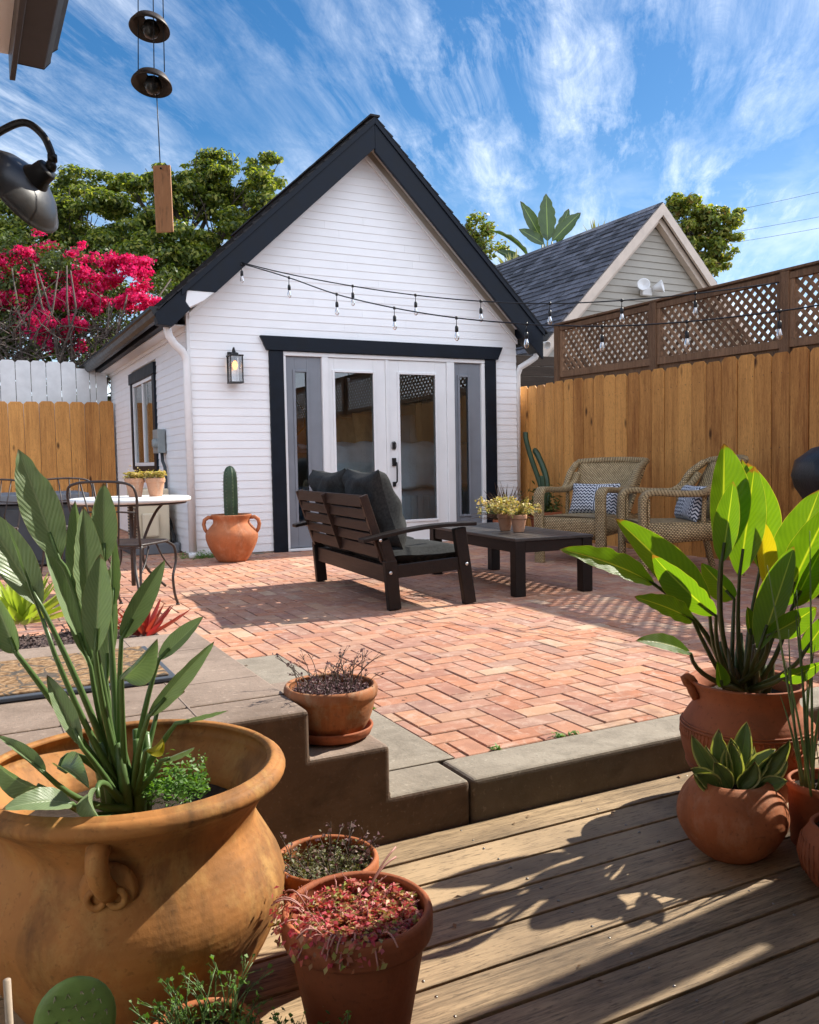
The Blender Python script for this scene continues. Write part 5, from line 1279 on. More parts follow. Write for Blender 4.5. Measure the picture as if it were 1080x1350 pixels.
# cactus urn by the cottage
c = (2.33, 8.36, .003)
cu, rs, zs = pot('terracotta_urn', 'round-bellied terracotta urn with two loop handles by the cottage wall', c,
    [(.125, 0), (.145, .01), (.185, .07), (.232, .16), (.252, .235), (.246, .285), (.205, .34), (.178, .375), (.178, .405), (.192, .435), (.198, .452)], M['tc'], soil=.39, wob=.004, th=.016, seed=11)
vr = V3((.89, -.456, 0))
for s_ in (-1, 1):
    m = MB(); q = [(.18, .425), (.225, .43), (.262, .405), (.272, .36), (.262, .315), (.243, .285)]; m.tube([V3(c)+vr*s_*a+V3((0, 0, b_)) for a, b_ in q], [.018, .019, .019, .019, .018, .017], 12); m.build('handle', M['tc'], cu)
t = thing('column_cactus', 'dark green ribbed column cactus in the round-bellied urn', 'cactus', (c[0], c[1], c[2]+.39))
m = MB(); vs = []; nb = 8; ns_ = nb*6; hh = [0, .03, .08, .15, .25, .35, .43, .48, .515, .535, .545]; rd = [.048, .055, .060, .062, .063, .062, .060, .054, .042, .026, .006]
for h__, r__ in zip(hh, rd):
    for k in range(ns_):
        a = 2*PI*k/ns_; q = r__*(1+.13*cos(nb*a)); vs.append((c[0]+q*cos(a), c[1]+q*sin(a), c[2]+.385+h__))
m.add(vs, [(i*ns_+k, i*ns_+(k+1) % ns_, (i+1)*ns_+(k+1) % ns_, (i+1)*ns_+k) for i in range(len(hh)-1) for k in range(ns_)], True); m.build('stem', M['cactus'], t)
m = MB()
for b_ in range(nb):
    a = 2*PI*b_/nb
    for i in range(16):
        z = .02+i*.031; r__ = np.interp(z, hh, rd)*1.13; p = V3((c[0]+r__*cos(a), c[1]+r__*sin(a), c[2]+.385+z))
        for _ in range(3): m.tube([p, p+V3((cos(a), sin(a), 0))*.012+V3((U(-.007, .007), U(-.007, .007), U(-.007, .007)))], .0009, 3)
m.build('spines', M['spine'], t)

# ------------------------------------------------------------------ right pots
c = (2.120,1.884,0.247); c = (c[0], c[1], DZ)
ru, rs, zs = pot('carved_urn', 'large carved terracotta urn with snail scroll and looped ears at the deck corner', c,
    [(.095, 0), (.11, .008), (.145, .06), (.178, .13), (.196, .20), (.193, .245), (.172, .285), (.152, .312), (.149, .335), (.160, .362), (.172, .378)], M['tc_red'], soil=.33, wob=.004, th=.014, seed=12)
for s_ in (-1, 1):
    m = MB(); v_ = V3((.89, -.456, 0))*s_; q = [(.160, .372), (.172, .388), (.184, .397), (.193, .390), (.188, .376), (.176, .366), (.168, .350), (.156, .325)]; m.tube([V3(c)+v_*a+V3((0, 0, b_)) for a, b_ in q], [.012, .013, .013, .012, .010, .012, .014, .012], 10); m.build('ear', M['tc_red'], ru)
def prof_r(z): return float(np.interp(z, [0, .06, .13, .20, .245, .285, .312], [.105, .145, .178, .196, .193, .172, .152]))
m = MB()
def on_u(a, z, o=.002): r__ = prof_r(z)+o; return V3((c[0]+r__*cos(a), c[1]+r__*sin(a), c[2]+z))
a0 = math.atan2(0-c[1], 0-c[0])     # faces the viewer
for z in (.115, .125, .245, .253): m.tube([on_u(2*PI*k/60, z) for k in range(60)], .0036, 6, closed=True)
for k in range(90):
    a = 2*PI*k/90; m.tube([on_u(a, .212, .001), on_u(a+.01, .240, .001)], .0030, 5)
ac = a0+.50; zc = .170
sp_ = [on_u(ac+(.010+.011*th_)*cos(th_*1.0)/1.0*.55, zc+(.003+.0028*th_)*sin(th_), .004) for th_ in [i*.35 for i in range(1, 38)]]
m.tube(sp_, .0062, 7)
for k in range(22):
    th_ = .5+k*2*PI/22*.92; r1, r2 = .045, .085
    m.tube([on_u(ac+r1*cos(th_)/.19*1.0, zc+r1*sin(th_)*.9, .003), on_u(ac+r2*cos(th_)/.19*1.0, zc+r2*sin(th_)*.85, .002)], [.0072, .0034], 6)
m.build('relief', M['tc_red'], ru)
RB = V3((c[0], c[1], DZ+.335))
PR = thing('bird_of_paradise', 'bright backlit green bird-of-paradise plant in the carved urn on the right', 'plant', tuple(RB))
RS = [
 dict(j=(2.018,1.894,0.632), t=(2.027,1.890,0.982), w=.068, fold=.28, peak=.52, turn=.25, m=(2.040,1.899,0.371), side=.55, sag=-.03),
 dict(j=(1.944,1.820,0.635), t=(1.968,1.800,0.871), w=.038, fold=.5, peak=.48, turn=-.3, m=(2.022,1.874,0.354), side=.9),
 dict(j=(2.051,1.852,0.584), t=(2.105,1.845,0.912), w=.050, fold=.35, peak=.5, turn=-.15, m=(2.072,1.870,0.349)),
 dict(j=(2.251,1.951,0.577), t=(2.231,2.007,0.933), w=.040, fold=.5, turn=.5, m=(2.156,1.916,0.331), peak=.5),
 dict(j=(2.290,1.955,0.591), t=(2.248,1.998,0.920), w=.062, fold=.2, turn=-.2, m=(2.167,1.911,0.330), peak=.5, side=.8),
 dict(j=(2.139,1.825,0.523), t=(2.116,1.829,0.754), w=.034, fold=.6, turn=.3, m=(2.131,1.851,0.346), peak=.55, curl=.3, mat=M['leaf_yellow']),
 dict(j=(2.224,1.869,0.493), t=(2.345,1.807,0.836), w=.062, fold=.3, turn=-.35, m=(2.166,1.867,0.339), peak=.5),
 dict(j=(2.161,1.789,0.491), t=(2.232,1.683,0.798), w=.060, fold=.35, turn=.35, m=(2.147,1.842,0.322), peak=.5),
 dict(j=(2.011,1.746,0.384), t=(2.081,1.685,0.686), w=.046, fold=.5, turn=-.45, m=(2.068,1.824,0.290), peak=.5),
 dict(j=(2.145,1.741,0.499), t=(2.198,1.671,0.697), w=.042, fold=.3, turn=.5, curl=.6, m=(2.136,1.813,0.307), peak=.5),
 dict(j=(1.717,1.854,0.588), t=(1.444,1.923,0.698), w=.036, fold=.35, turn=.55, m=(1.953,1.891,0.416), peak=.45, sag=-.14, rip=.02, notch=.2),
 dict(j=(1.891,1.814,0.486), t=(1.635,1.920,0.774), w=.054, fold=.35, turn=.35, m=(1.993,1.864,0.314), peak=.45, sag=-.10, side=.85),
 dict(j=(1.831,1.734,0.505), t=(1.654,1.791,0.681), w=.042, fold=.25, turn=-.55, m=(1.968,1.832,0.324), peak=.48, sag=-.08, notch=.1),
 dict(j=(1.745,1.733,0.501), t=(1.564,1.763,0.577), w=.030, fold=.3, turn=.6, m=(1.918,1.813,0.334), peak=.4, sag=-.10, rip=.03),
 dict(j=(1.691,1.688,0.424), t=(1.509,1.695,0.478), w=.024, fold=.3, turn=.7, m=(1.888,1.805,0.306), peak=.5, sag=-.16),
 dict(j=(2.020,1.723,0.431), t=(2.078,1.608,0.524), w=.034, fold=.3, turn=.4, m=(2.057,1.786,0.322), peak=.5, sag=-.1),
 dict(j=(2.042,1.619,0.400), t=(2.085,1.560,0.520), w=.026, fold=.3, turn=.2, m=(2.066,1.714,0.313)),
 dict(j=(1.983,1.645,0.328), t=(2.005,1.525,0.398), w=.022, fold=.4, turn=.5, m=(2.026,1.732,0.282), sag=-.1),
 dict(j=(2.112,1.927,0.500), t=(2.042,1.993,0.612), w=.040, fold=.3, turn=-.3, m=(2.082,1.908,0.317), curl=.4),
 dict(j=(2.041,1.801,0.415), t=(2.051,1.823,0.497), w=.022, fold=.4, turn=.3, curl=.8, m=(2.059,1.830,0.313)),
 dict(j=(1.883,1.761,0.295), t=(1.859,1.756,0.370), w=.022, fold=.4, turn=.3, curl=.5),
 dict(j=(2.459,1.982,0.614), t=(2.625,1.911,0.837), w=.07, fold=.3, turn=-.2, m=(2.209,1.889,0.330), peak=.5),
]
strel(PR, RB, RS, M['leaf_right'], M['petiole_red'], .010, .0055, .055, 300, 1.25)
m = MB()
for i in range(22):
    a = U(0, 6.28); q = U(.01, .07); p = RB+V3((cos(a)*q, sin(a)*q, -.02)); m.tube([p, p+V3((cos(a)*.02, sin(a)*.02, .07)), p+V3((cos(a)*.035+U(-.02, .02), sin(a)*.03, U(.10, .20)))], [.013, .010, .004], 8)
m.build('sheath', M['petiole_red'], PR)
# round pot with snake plant
c = (1.800,1.648,-0.013); c = (c[0], c[1], DZ)
pot('round_pot', 'ball-shaped terracotta pot with a snake plant on the deck', c, [(.055, 0), (.075, .006), (.112, .04), (.138, .085), (.143, .12), (.132, .16), (.112, .19), (.098, .203), (.092, .206)], M['tc'], soil=.185, wob=.004, th=.010, seed=14)
t = thing('snake_plant', 'dwarf snake plant with yellow-edged leaves in the ball-shaped pot', 'plant', (c[0], c[1], DZ+.19))
o_ = V3((c[0], c[1], DZ+.185)); rs_ = random.Random(4)
for i, (dx, dz, L, w_, tn) in enumerate(((-.05, .9, .15, .016, .2), (-.015, 1, .155, .020, -.1), (.03, 1, .17, .019, .1), (.07, .9, .17, .020, .3), (.06, .8, .13, .022, -.4), (.0, .8, .12, .022, .3), (-.03, .7, .11, .022, -.3), (.04, .7, .11, .020, .6), (-.07, .5, .11, .018, .1), (-.06, .35, .10, .02, .4), (.085, .5, .12, .018, -.1), (.02, .45, .09, .02, .2), (.075, .25, .09, .016, .2), (-.02, .3, .09, .018, -.2), (.0, 1.0, .13, .02, 1.0))):
    f_ = rs_.uniform(-.5, .4); d = (V3((.89, -.456, 0))*dx*9+V3((0, 0, dz))+V3((-.45, -.89, 0))*f_*.6).normalized(); p0 = o_+V3((.89, -.456, 0))*dx*.6+V3((-.45, -.89, 0))*(f_*.03-.0+ (.02 if dz < .6 else 0)); p1 = p0+d*L
    n_ = (CAMP-p0).normalized(); sd_ = d.cross(n_); n_ = n_*cos(tn)+sd_*sin(tn)
    tw_ = rs_.uniform(-.9, .9); w_ *= 1.45; p1 = p0+(p1-p0)*.98; m = MB(); blade(m, p0, p1, w_, n_, .05, .45, .1, .02, 12, 6, .5, .25, 1, tw_, 500+i); lf_ = m.build('leaf', M['snake'], t, solid=.002)
    m = MB(); blade(m, p0-n_*.0012, p1-n_*.0012+d*.003, w_*1.2, n_, .05, .45, .1, .02, 12, 6, .5, .3, 1, tw_, 500+i); m.build('leaf_edge', M['snake_edge'], lf_)
# cylinder pot with reeds
c = (2.061,1.564,0.048); c = (c[0], c[1], DZ)
pot('cylinder_pot', 'straight terracotta pot of thin reeds at the right edge', c, [(.080, 0), (.086, .006), (.092, .10), (.095, .158), (.099, .160), (.100, .172), (.096, .178)], M['tc_red'], soil=.15, wob=.003, th=.010, smooth=0, seed=15)
t = thing('reed_grass', 'thin pale upright reeds in the straight pot at the right edge', 'plant', (c[0], c[1], DZ+.15))
m = MB()
for i, (a, b_) in enumerate((((1.996,1.575,0.061), (1.881,1.606,0.654)), ((2.003,1.572,0.061), (1.980,1.595,0.581)), ((1.976,1.564,0.068), (1.895,1.576,0.314)), ((2.014,1.566,0.060), (2.036,1.599,0.737)), ((1.972,1.566,0.068), (1.924,1.573,0.483)), ((2.059,1.586,0.035), (2.114,1.601,0.690)), ((2.013,1.588,0.043), (2.036,1.579,0.429)), ((1.959,1.527,0.073), (1.845,1.519,0.423)), ((2.019,1.563,0.050), (2.056,1.670,0.603)), ((2.029,1.558,0.050), (2.104,1.551,0.530)), ((2.003,1.571,0.050), (1.979,1.560,0.378)), ((1.997,1.552,0.058), (2.006,1.521,0.342)))):
    a = V3(a)-V3((0, 0, .03)); b_ = V3(b_); q = bez(a, (a+b_)/2+V3((U(-.02, .02), U(-.02, .02), .05)), b_, 9); m.tube(q, [.0034, .0036, .0035, .0034, .0032, .003, .0026, .002, .0014, .0006], 5)
m.build('reeds', M['grass'], t)
m = MB()
for i in range(5): m.tube(bez(V3(c)+V3((U(-.05, .05), U(-.05, .05), .15)), V3(c)+V3((U(-.1, .0), U(-.05, .05), .42)), V3(c)+V3((U(-.16, .05), U(-.12, .05), U(.10, .33))), 8), .0014, 4)
m.build('dry_reeds', M['twig'], t)
c = (1.892,1.375,-0.026); c = (c[0], c[1], DZ)
pot('patterned_pot', 'small grooved terracotta pot, a sliver at the right edge below the reeds', c, [(.055, 0), (.07, .006), (.098, .045), (.108, .085), (.100, .125), (.085, .15), (.082, .16)], M['tc_red'], soil=.14, wob=.004, th=.010, seed=17)
m = MB()
o_ = [x for x in bpy.data.objects if x.name.startswith('patterned_pot')][0]
for k in range(44):
    a = 2*PI*k/44; m.tube([(c[0]+r_*cos(a+q), c[1]+r_*sin(a+q), c[2]+z) for r_, z, q in ((.100, .045, 0), (.110, .085, .08), (.102, .125, 0))], .0022, 5)
m.build('grooves', M['tc_red'], o_)

# ------------------------------------------------------------------ loveseat
BOLT = plain('bolt_steel', (.55, .55, .55), .3, metal=.8)
def loveseat():
    x0, x1 = 2.40, 2.93; y0, y1 = 4.95, 6.50
    t = thing('outdoor_loveseat', 'dark slatted wooden loveseat with charcoal cushions seen from behind', 'loveseat', (2.65, 5.72, 0))
    D = M['darkwood']; D2 = M['darkwood2']
    for yy in (y0, y1):
        m = MB(); m.bar((x0+.015, yy, .004), (x0-.01, yy, .32), .085, .052, up=(0, 1, 0)); m.bar((x0-.0, yy, .29), (x0-.052, yy, .452), .07, .050, up=(0, 1, 0)); m.build('rear_leg', D, t, bevel=.006)
        m = MB(); m.bar((x1+.02, yy, .004), (x1-.05, yy, .505), .085, .052, up=(0, 1, 0)); m.build('front_leg', D, t, bevel=.006)
        m = MB(); s_ = -1 if yy == y0 else 1
        vs = []; K = 12
        for k in range(K+1):
            f_ = k/K; x = x0-.20+(x1+.06-(x0-.20))*f_; z = .455+.075*sin(min(1, f_*1.25)*PI/2); 
            for (dy, dz) in ((-.05, -.012), (.05, -.012), (.05, .012), (-.05, .012)): vs.append((x, yy+dy, z+dz))
        fs = [(4*k+a, 4*k+(a+1) % 4, 4*(k+1)+(a+1) % 4, 4*(k+1)+a) for k in range(K) for a in range(4)]+[(3, 2, 1, 0), (4*K, 4*K+1, 4*K+2, 4*K+3)]
        m.add(vs, fs); m.build('armrest', D, t, bevel=.004)
        m = MB(); m.bar((x0-.0, yy, .245), (x1-.02, yy, .275), .03, .085); m.build('side_rail', D, t, bevel=.004)
        for (bx, bz) in ((x0-.02, .245), (x1-.015, .27), (x0-.085, .455)):
            m = MB(); m.lathe([(.001, .004), (.009, .003), (.011, 0)], (bx, yy-.044 if yy == y0 else yy+.044, bz), 12, M=Matrix.Rotation(R(90), 4, 'X')); m.build('bolt', BOLT, t)
    m = MB(); m.bar((x0-.004, y0+.028, .225), (x0-.004, y1-.028, .225), .03, .11); m.build('rear_rail', D2, t, bevel=.004)
    m = MB(); m.bar((x1-.03, y0+.028, .27), (x1-.03, y1-.028, .27), .03, .085); m.build('front_rail', D, t, bevel=.004)
    # slatted back leaning to -x
    def bk(z): return x0-.035-(z-.33)*.33
    for yy in (y0+.047, y1-.047):
        m = MB(); m.bar((bk(.31)+.004, yy, .31), (bk(.735)+.004, yy, .735), .055, .034, up=(0, 1, 0)); m.build('back_stile', D2, t, bevel=.004)
    for i, (z, h__) in enumerate(((.37, .075), (.455, .062), (.535, .062), (.615, .062), (.70, .075))):
        m = MB(); m.bar((bk(z)-.012, y0+.05, z), (bk(z)-.012, y1-.05, z), .018, h__, up=(-.0, 0, 1)); m.build('back_slat', D2, t, bevel=.003)
    ym = (y0+y1)/2; m = MB(); m.bar((bk(.34)-.024, ym, .34), (bk(.73)-.024, ym, .73), .05, .012, up=(0, 1, 0)); m.build('back_slat', D2, t, bevel=.003)
    for i in range(9):
        m = MB(); x = x0+.03+i*.056; m.bb((x, y0+.03, .262), (x+.035, y1-.03, .278)); m.build('seat_slat', D, t, bevel=.002)
    # cushions
    for k, (ya, yb) in enumerate(((y0+.045, ym-.003), (ym+.003, y1-.045))):
        s = thing('seat_cushion', ['charcoal seat cushion nearest the camera on the dark loveseat', 'charcoal seat cushion on the far half of the loveseat'][k], 'cushion', ((x0+x1)/2, (ya+yb)/2, .285))
        m = MB(); vs = []; nx, ny = 12, 12; cx_, cy_ = (x0+x1)/2+.0, (ya+yb)/2
        for sd_ in (0, 1):
            for i in range(nx+1):
                for j_ in range(ny+1):
                    a = -1+2*i/nx; b_ = -1+2*j_/ny; e = (max(0, 1-a**8)*max(0, 1-b_**8))**.35
                    z = .283+.0+(0.055+.058*e*(1-.25*(a*a+b_*b_)*.5)+.005*sin(5*a+2*b_+k))*1.0 if sd_ else .283+.055-.053*e
                    vs.append((cx_+a*.300*(1 if abs(a) < 1 else .985), cy_+b_*(yb-ya)/2, z))
        k2 = (nx+1)*(ny+1); fs = []
        for sd_ in (0, 1):
            for i in range(nx):
                for j_ in range(ny):
                    q = [sd_*k2+i*(ny+1)+j_, sd_*k2+(i+1)*(ny+1)+j_, sd_*k2+(i+1)*(ny+1)+j_+1, sd_*k2+i*(ny+1)+j_+1]; fs.append(q if sd_ else q[::-1])
        m.add(vs, fs, True); m.build('cover', M['charcoal'], s)
        s2 = thing('back_cushion', ['plump charcoal back cushion nearest the camera', 'plump charcoal back cushion at the far end of the loveseat'][k], 'cushion', (x0+.02, (ya+yb)/2, .40))
        m = MB(); cushion(m, (x0+.055-.02*k, (ya+yb)/2+(.03 if k == 0 else -.02), .635), .715, .56, .22, Euler((0, R(-17), 0)).to_matrix() @ Euler((R(0), 0, R(90+(3 if k else -2)))).to_matrix(), 22, crease=1.1, seed=20+k, ears=.13); m.build('cover', M['charcoal'], s2, sub=1)
_before = set(bpy.data.objects)
loveseat()
bpy.context.view_layer.update()
def swing(objs, pivot, ang):
    Rz = Matrix.Rotation(ang, 3, 'Z')
    for o in objs:
        if o.parent is None: o.location = V3(pivot)+Rz @ (V3(o.location)-V3(pivot)); o.rotation_euler.z += ang
swing(set(bpy.data.objects)-_before, (2.40, 4.95, 0), R(-4.2))

# coffee table
_before = set(bpy.data.objects)
t = thing('coffee_table', 'long low black slatted wooden coffee table', 'table', (3.72, 5.6, 0))
tx0, tx1, ty0, ty1, tz = 3.33, 3.96, 4.925, 6.40, .405
for (a, b_) in ((tx0+.045, ty0+.045), (tx1-.045, ty0+.045), (tx0+.045, ty1-.045), (tx1-.045, ty1-.045)):
    m = MB(); m.bb((a-.04, b_-.04, .003), (a+.04, b_+.04, tz-.022)); m.build('leg', M['darkwood'], t, bevel=.004)
m = MB(); m.bb((tx0+.015, ty0+.088, tz-.10), (tx0+.04, ty1-.088, tz-.022)); m.bb((tx1-.04, ty0+.088, tz-.10), (tx1-.015, ty1-.088, tz-.022)); m.bb((tx0+.088, ty0+.012, tz-.10), (tx1-.088, ty0+.038, tz-.022)); m.bb((tx0+.088, ty1-.038, tz-.10), (tx1-.088, ty1-.012, tz-.022)); m.build('apron', M['darkwood'], t, bevel=.003)
m = MB(); nb_ = 7; w_ = (tx1-tx0-.12)/nb_
for i in range(nb_): m.bb((tx0+.06+i*w_+.003, ty0+.062, tz-.020), (tx0+.06+(i+1)*w_-.003, ty1-.062, tz))
m.bb((tx0, ty0, tz-.021), (tx1, ty0+.058, tz+.001)); m.bb((tx0, ty1-.058, tz-.021), (tx1, ty1, tz+.001)); m.bb((tx0, ty0+.059, tz-.0208), (tx0+.057, ty1-.059, tz+.0008)); m.bb((tx1-.057, ty0+.059, tz-.0208), (tx1, ty1-.059, tz+.0008))
m.build('tabletop', M['tabletop'], t, bevel=.003)
for k, (x, y, lab) in enumerate(((3.62, 5.39, 'small clay pot nearer the camera on the coffee table'), (3.60, 5.56, 'small clay pot half hidden behind its twin on the coffee table'))):
    c = (x, y, tz+.002); pot('clay_pot', lab, c, classic(.062, .125, .028), M['tc_pale'], soil=.105, smooth=0, seed=30+k, n=36)
    tp = thing('succulent', ['yellow flowering succulent spilling from the nearer clay pot on the coffee table', 'yellow succulent with long side sprays in the rear clay pot on the coffee table'][k], 'succulent', (x, y, tz+.11))
    P = []; Q = []; m = MB()
    for i in range(64):
        a = U(0, 6.28); L = U(.03, .17) if i < 50 else U(.17, .28); el = U(.3, 1.3) if i < 50 else U(.15, .5); s_ = V3((x, y, tz+.105)); e = s_+V3((cos(a)*cos(el)*L, sin(a)*cos(el)*L, sin(el)*L*.9+.01)); m.tube(bez(s_, (s_+e)/2+V3((0, 0, .02)), e, 4), .0018, 4)
        for _ in range(16): P.append(tuple(e+V3((random.gauss(0, .012), random.gauss(0, .012), random.gauss(0, .010))))); Q.append((0, 0, 1))
    m.build('stems', M['petiole'], tp); leafcloud('rosettes', P, Q, .020, M['sedum_yellow'], tp, .7, .9)

swing(set(bpy.data.objects)-_before, (3.35, 4.95, 0), R(-5.0))
# ------------------------------------------------------------------ wicker chairs (local frame: front = -y, built at origin)
def sheet(mb, rows, th=0):
    """rows: list of rows of points; adds a quad sheet with uv in metres"""
    nr = len(rows); nc = len(rows[0]); vs = [V3(p) for r_ in rows for p in r_]; U_ = [[0]*nc for _ in range(nr)]; V_ = [[0]*nc for _ in range(nr)]
    for i in range(nr):
        for j_ in range(nc):
            if j_: U_[i][j_] = U_[i][j_-1]+(V3(rows[i][j_])-V3(rows[i][j_-1])).length
            if i: V_[i][j_] = V_[i-1][j_]+(V3(rows[i][j_])-V3(rows[i-1][j_])).length
    fs = []; uv = []
    for i in range(nr-1):
        for j_ in range(nc-1):
            fs.append((i*nc+j_, i*nc+j_+1, (i+1)*nc+j_+1, (i+1)*nc+j_)); uv.append([(U_[a][b_], V_[a][b_]) for a, b_ in ((i, j_), (i, j_+1), (i+1, j_+1), (i+1, j_))])
    mb.add(vs, fs, True, uv)
def band(mb, path, w_, th, side=(1, 0, 0)):
    """rounded-rectangle tube along path with uv for the weave"""
    path = [V3(p) for p in path]; rows = []
    sec = [(-1, -.6), (-.8, -1), (.8, -1), (1, -.6), (1, .6), (.8, 1), (-.8, 1), (-1, .6), (-1, -.6)]; sd_ = V3(side)
    for i, p in enumerate(path):
        tn = (path[min(i+1, len(path)-1)]-path[max(0, i-1)]).normalized(); up_v = tn.cross(sd_).normalized()
        rows.append([p+sd_*(a*w_/2)+up_v*(b_*th/2) for a, b_ in sec])
    sheet(mb, rows); mb.add(rows[0][:-1], [tuple(range(8))]); mb.add(rows[-1][:-1], [tuple(range(8))[::-1]])
def arc(pts, k=5):
    q = [V3(p) for p in pts]; o = []
    for i in range(len(q)-1):
        p0 = q[max(0, i-1)]; p1 = q[i]; p2 = q[i+1]; p3 = q[min(len(q)-1, i+2)]
        for j_ in range(k):
            s = j_/k; o.append(.5*((2*p1)+(p2-p0)*s+(2*p0-5*p1+4*p2-p3)*s*s+(3*p1-p0-3*p2+p3)*s**3))
    o.append(q[-1]); return o
def wicker_chair():
    t = thing('wicker_armchair', 'tan wicker armchair with curved arms facing the coffee table, left one of the pair', 'armchair', (0, 0, 0), 'wicker armchairs along the cedar fence')
    w2 = .36; Wk = M['wicker']
    for s_ in (-1, 1):
        m = MB(); x = s_*(w2-.045)
        band(m, arc([(x, -.35, .0), (x, -.355, .30), (x, -.36, .56), (x, -.345, .635), (x, -.28, .665), (x, -.10, .655), (x, .10, .655), (x, .22, .70), (x, .30, .80)], 6), .095, .05); m.build('arm', Wk, t)
        m = MB(); band(m, arc([(x*.97, .33, .42), (x*.97, .36, .25), (x*.98, .42, .0)], 4), .05, .045); m.build('rear_leg', Wk, t)
        m = MB(); sheet(m, [[(x, -.34+.66*j_/8, .24+.0), ] for j_ in range(0)] or [[(x+s_*.012, -.33, .26), (x+s_*.012, .33, .30)], [(x+s_*.012, -.33, .42), (x+s_*.012, .33, .42)]]); m.build('side_panel', Wk, t, solid=.02)
        m = MB(); band(m, [(x, -.315, .42), (x, -.315, .62)], .05, .02); m.build('arm_brace', Wk, t)
        m = MB(); band(m, [(x*.98, .12, .42), (x*.98, .13, .65)], .03, .03); m.build('arm_post', Wk, t)
    m = MB(); rows = [[(-w2+.09+.54*j_/10, -.355+(.02 if z < .3 else 0), z) for j_ in range(11)] for z in (.235, .30, .36, .415)]; sheet(m, rows); rows = [[(-w2+.09+.54*j_/10, -.355+.36*i, .415+.012*sin(PI*j_/10)-.0*i) for j_ in range(11)] for i in (0, .06, .4, 1, 1.9)]; sheet(m, rows); m.build('seat', Wk, t, solid=.018)
    # curved back, flaring and leaning
    m = MB(); rows = []
    for i in range(9):
        f_ = i/8; z = .40+.50*f_; row = []
        for j_ in range(17):
            a = -1+2*j_/16; hw = (.30+.055*f_); x = a*hw; y = .27+.20*f_-.11*abs(a)**2.4*(1-.3*f_)+.03*f_*f_; row.append((x, y, z+(.012*(1-a*a) if i == 8 else 0)))
        rows.append(row)
    sheet(m, rows); m.build('backrest', Wk, t, solid=.03)
    top = [V3(p)+V3((0, 0, .008)) for p in rows[-1]]
    m = MB(); rim = arc([(-.335, .10, .655), (-.345, .17, .70), (-.350, .24, .80), (-.355, .36, .885)], 4)+top+arc([(.355, .36, .885), (.350, .24, .80), (.345, .17, .70), (.335, .10, .655)], 4)
    rw = []; 
    for i, p in enumerate(rim):
        tn = (rim[min(i+1, len(rim)-1)]-rim[max(0, i-1)]).normalized(); a_ = V3((0, 1, 0)); a_ = (a_-tn*a_.dot(tn)).normalized(); b_ = tn.cross(a_); rw.append([p+a_*(.030*cos(k*PI/4))+b_*(.030*sin(k*PI/4)) for k in range(9)])
    sheet(m, rw); m.build('rim', Wk, t)
    m = MB(); m.bar((0-.30, .30, .27), (.30, .30, .27), .03, .03); m.bar((-.30, -.33, .245), (.30, -.33, .245), .03, .03); m.build('stretcher', M['darkwood'], t)
    return t
wc = wicker_chair()
def place(t, x, y, ang): t.location = (x, y, 0); t.rotation_euler = (0, 0, ang)
wc2 = copy_tree(wc); wc2['label'] = 'tan wicker armchair on the right, partly hidden behind the bright bird-of-paradise leaves'
# chair front is local -y; turned to face the table
A1 = math.atan2(-.93, -.37)  # placeholder direction
def face(t, x, y, dx, dy): place(t, x, y, math.atan2(dx, -dy))
C1 = (5.12, 6.36, -.93, -.36); C2 = (5.16, 5.32, -.90, .44)
face(wc, *C1); face(wc2, *C2)
# scatter cushions on the chairs
def chair_pt(C, lx_, ly_, z):
    d = V3((C[2], C[3], 0)).normalized(); f_ = d; r_ = V3((-d.y, d.x, 0))     # front, and local +x
    p = V3((C[0], C[1], z)) + f_*(-ly_) + r_*lx_; return p, f_, r_
for k, C in enumerate((C1, C2)):
    p, f_, r_ = chair_pt(C, -.02 if k == 0 else .03, .12, .565)
    s = thing('zigzag_cushion', ['navy and white zigzag lumbar cushion on the left wicker armchair', 'navy and white zigzag lumbar cushion on the right wicker armchair'][k], 'cushion', tuple(p))
    up_v = (V3((0, 0, 1))-f_*.32).normalized(); nrm = r_.cross(up_v); Rm = Matrix((r_, -r_.cross(up_v)*-1, up_v)).transposed()
    m = MB(); cushion(m, p, .50, .30, .13, Rm, 16, seed=40+k, crease=.4); m.build('cover', M['zigzag'], s, sub=1)

# plants in the gap beside the cottage corner
t, rs, zs = pot('terracotta_pot', 'shaded terracotta pot at the cottage corner behind the coffee table', (5.52, 8.35, 0), classic(.15, .26, .04), M['tc_red'], soil=.22, smooth=0, seed=50)
t = thing('bronze_grass', 'dark bronze spiky grass in the shaded pot at the cottage corner', 'plant', (5.52, 8.35, .22))
m = MB()
for i in range(190):
    a = U(0, 6.28); el = U(.15, 1.4); L = U(.3, .52); p = V3((5.52+U(-.05, .05), 8.35+U(-.05, .05), .24)); d = V3((cos(a)*cos(el), sin(a)*cos(el), sin(el))); s_ = d.cross(V3((U(-1, 1), U(-1, 1), U(-1, 1)))).normalized()*.006
    q = p+d*L*.6; e = p+d*L+V3((0, 0, -.08*cos(el))); m.add([p-s_*.6, p+s_*.6, q+s_, e, q-s_], [(0, 1, 2, 3, 4)])
m.build('blades', M['dryfan'], t)
pot('terracotta_pot', 'big shaded terracotta pot under the leaning cactus beside the cedar fence', (5.92, 8.15, 0), classic(.19, .34, .045), M['tc_red'], soil=.30, smooth=0, seed=51)
t = thing('leaning_cactus', 'grey-green cactus with leaning arms in the narrow gap beside the cedar fence', 'cactus', (6.0, 8.3, .30))
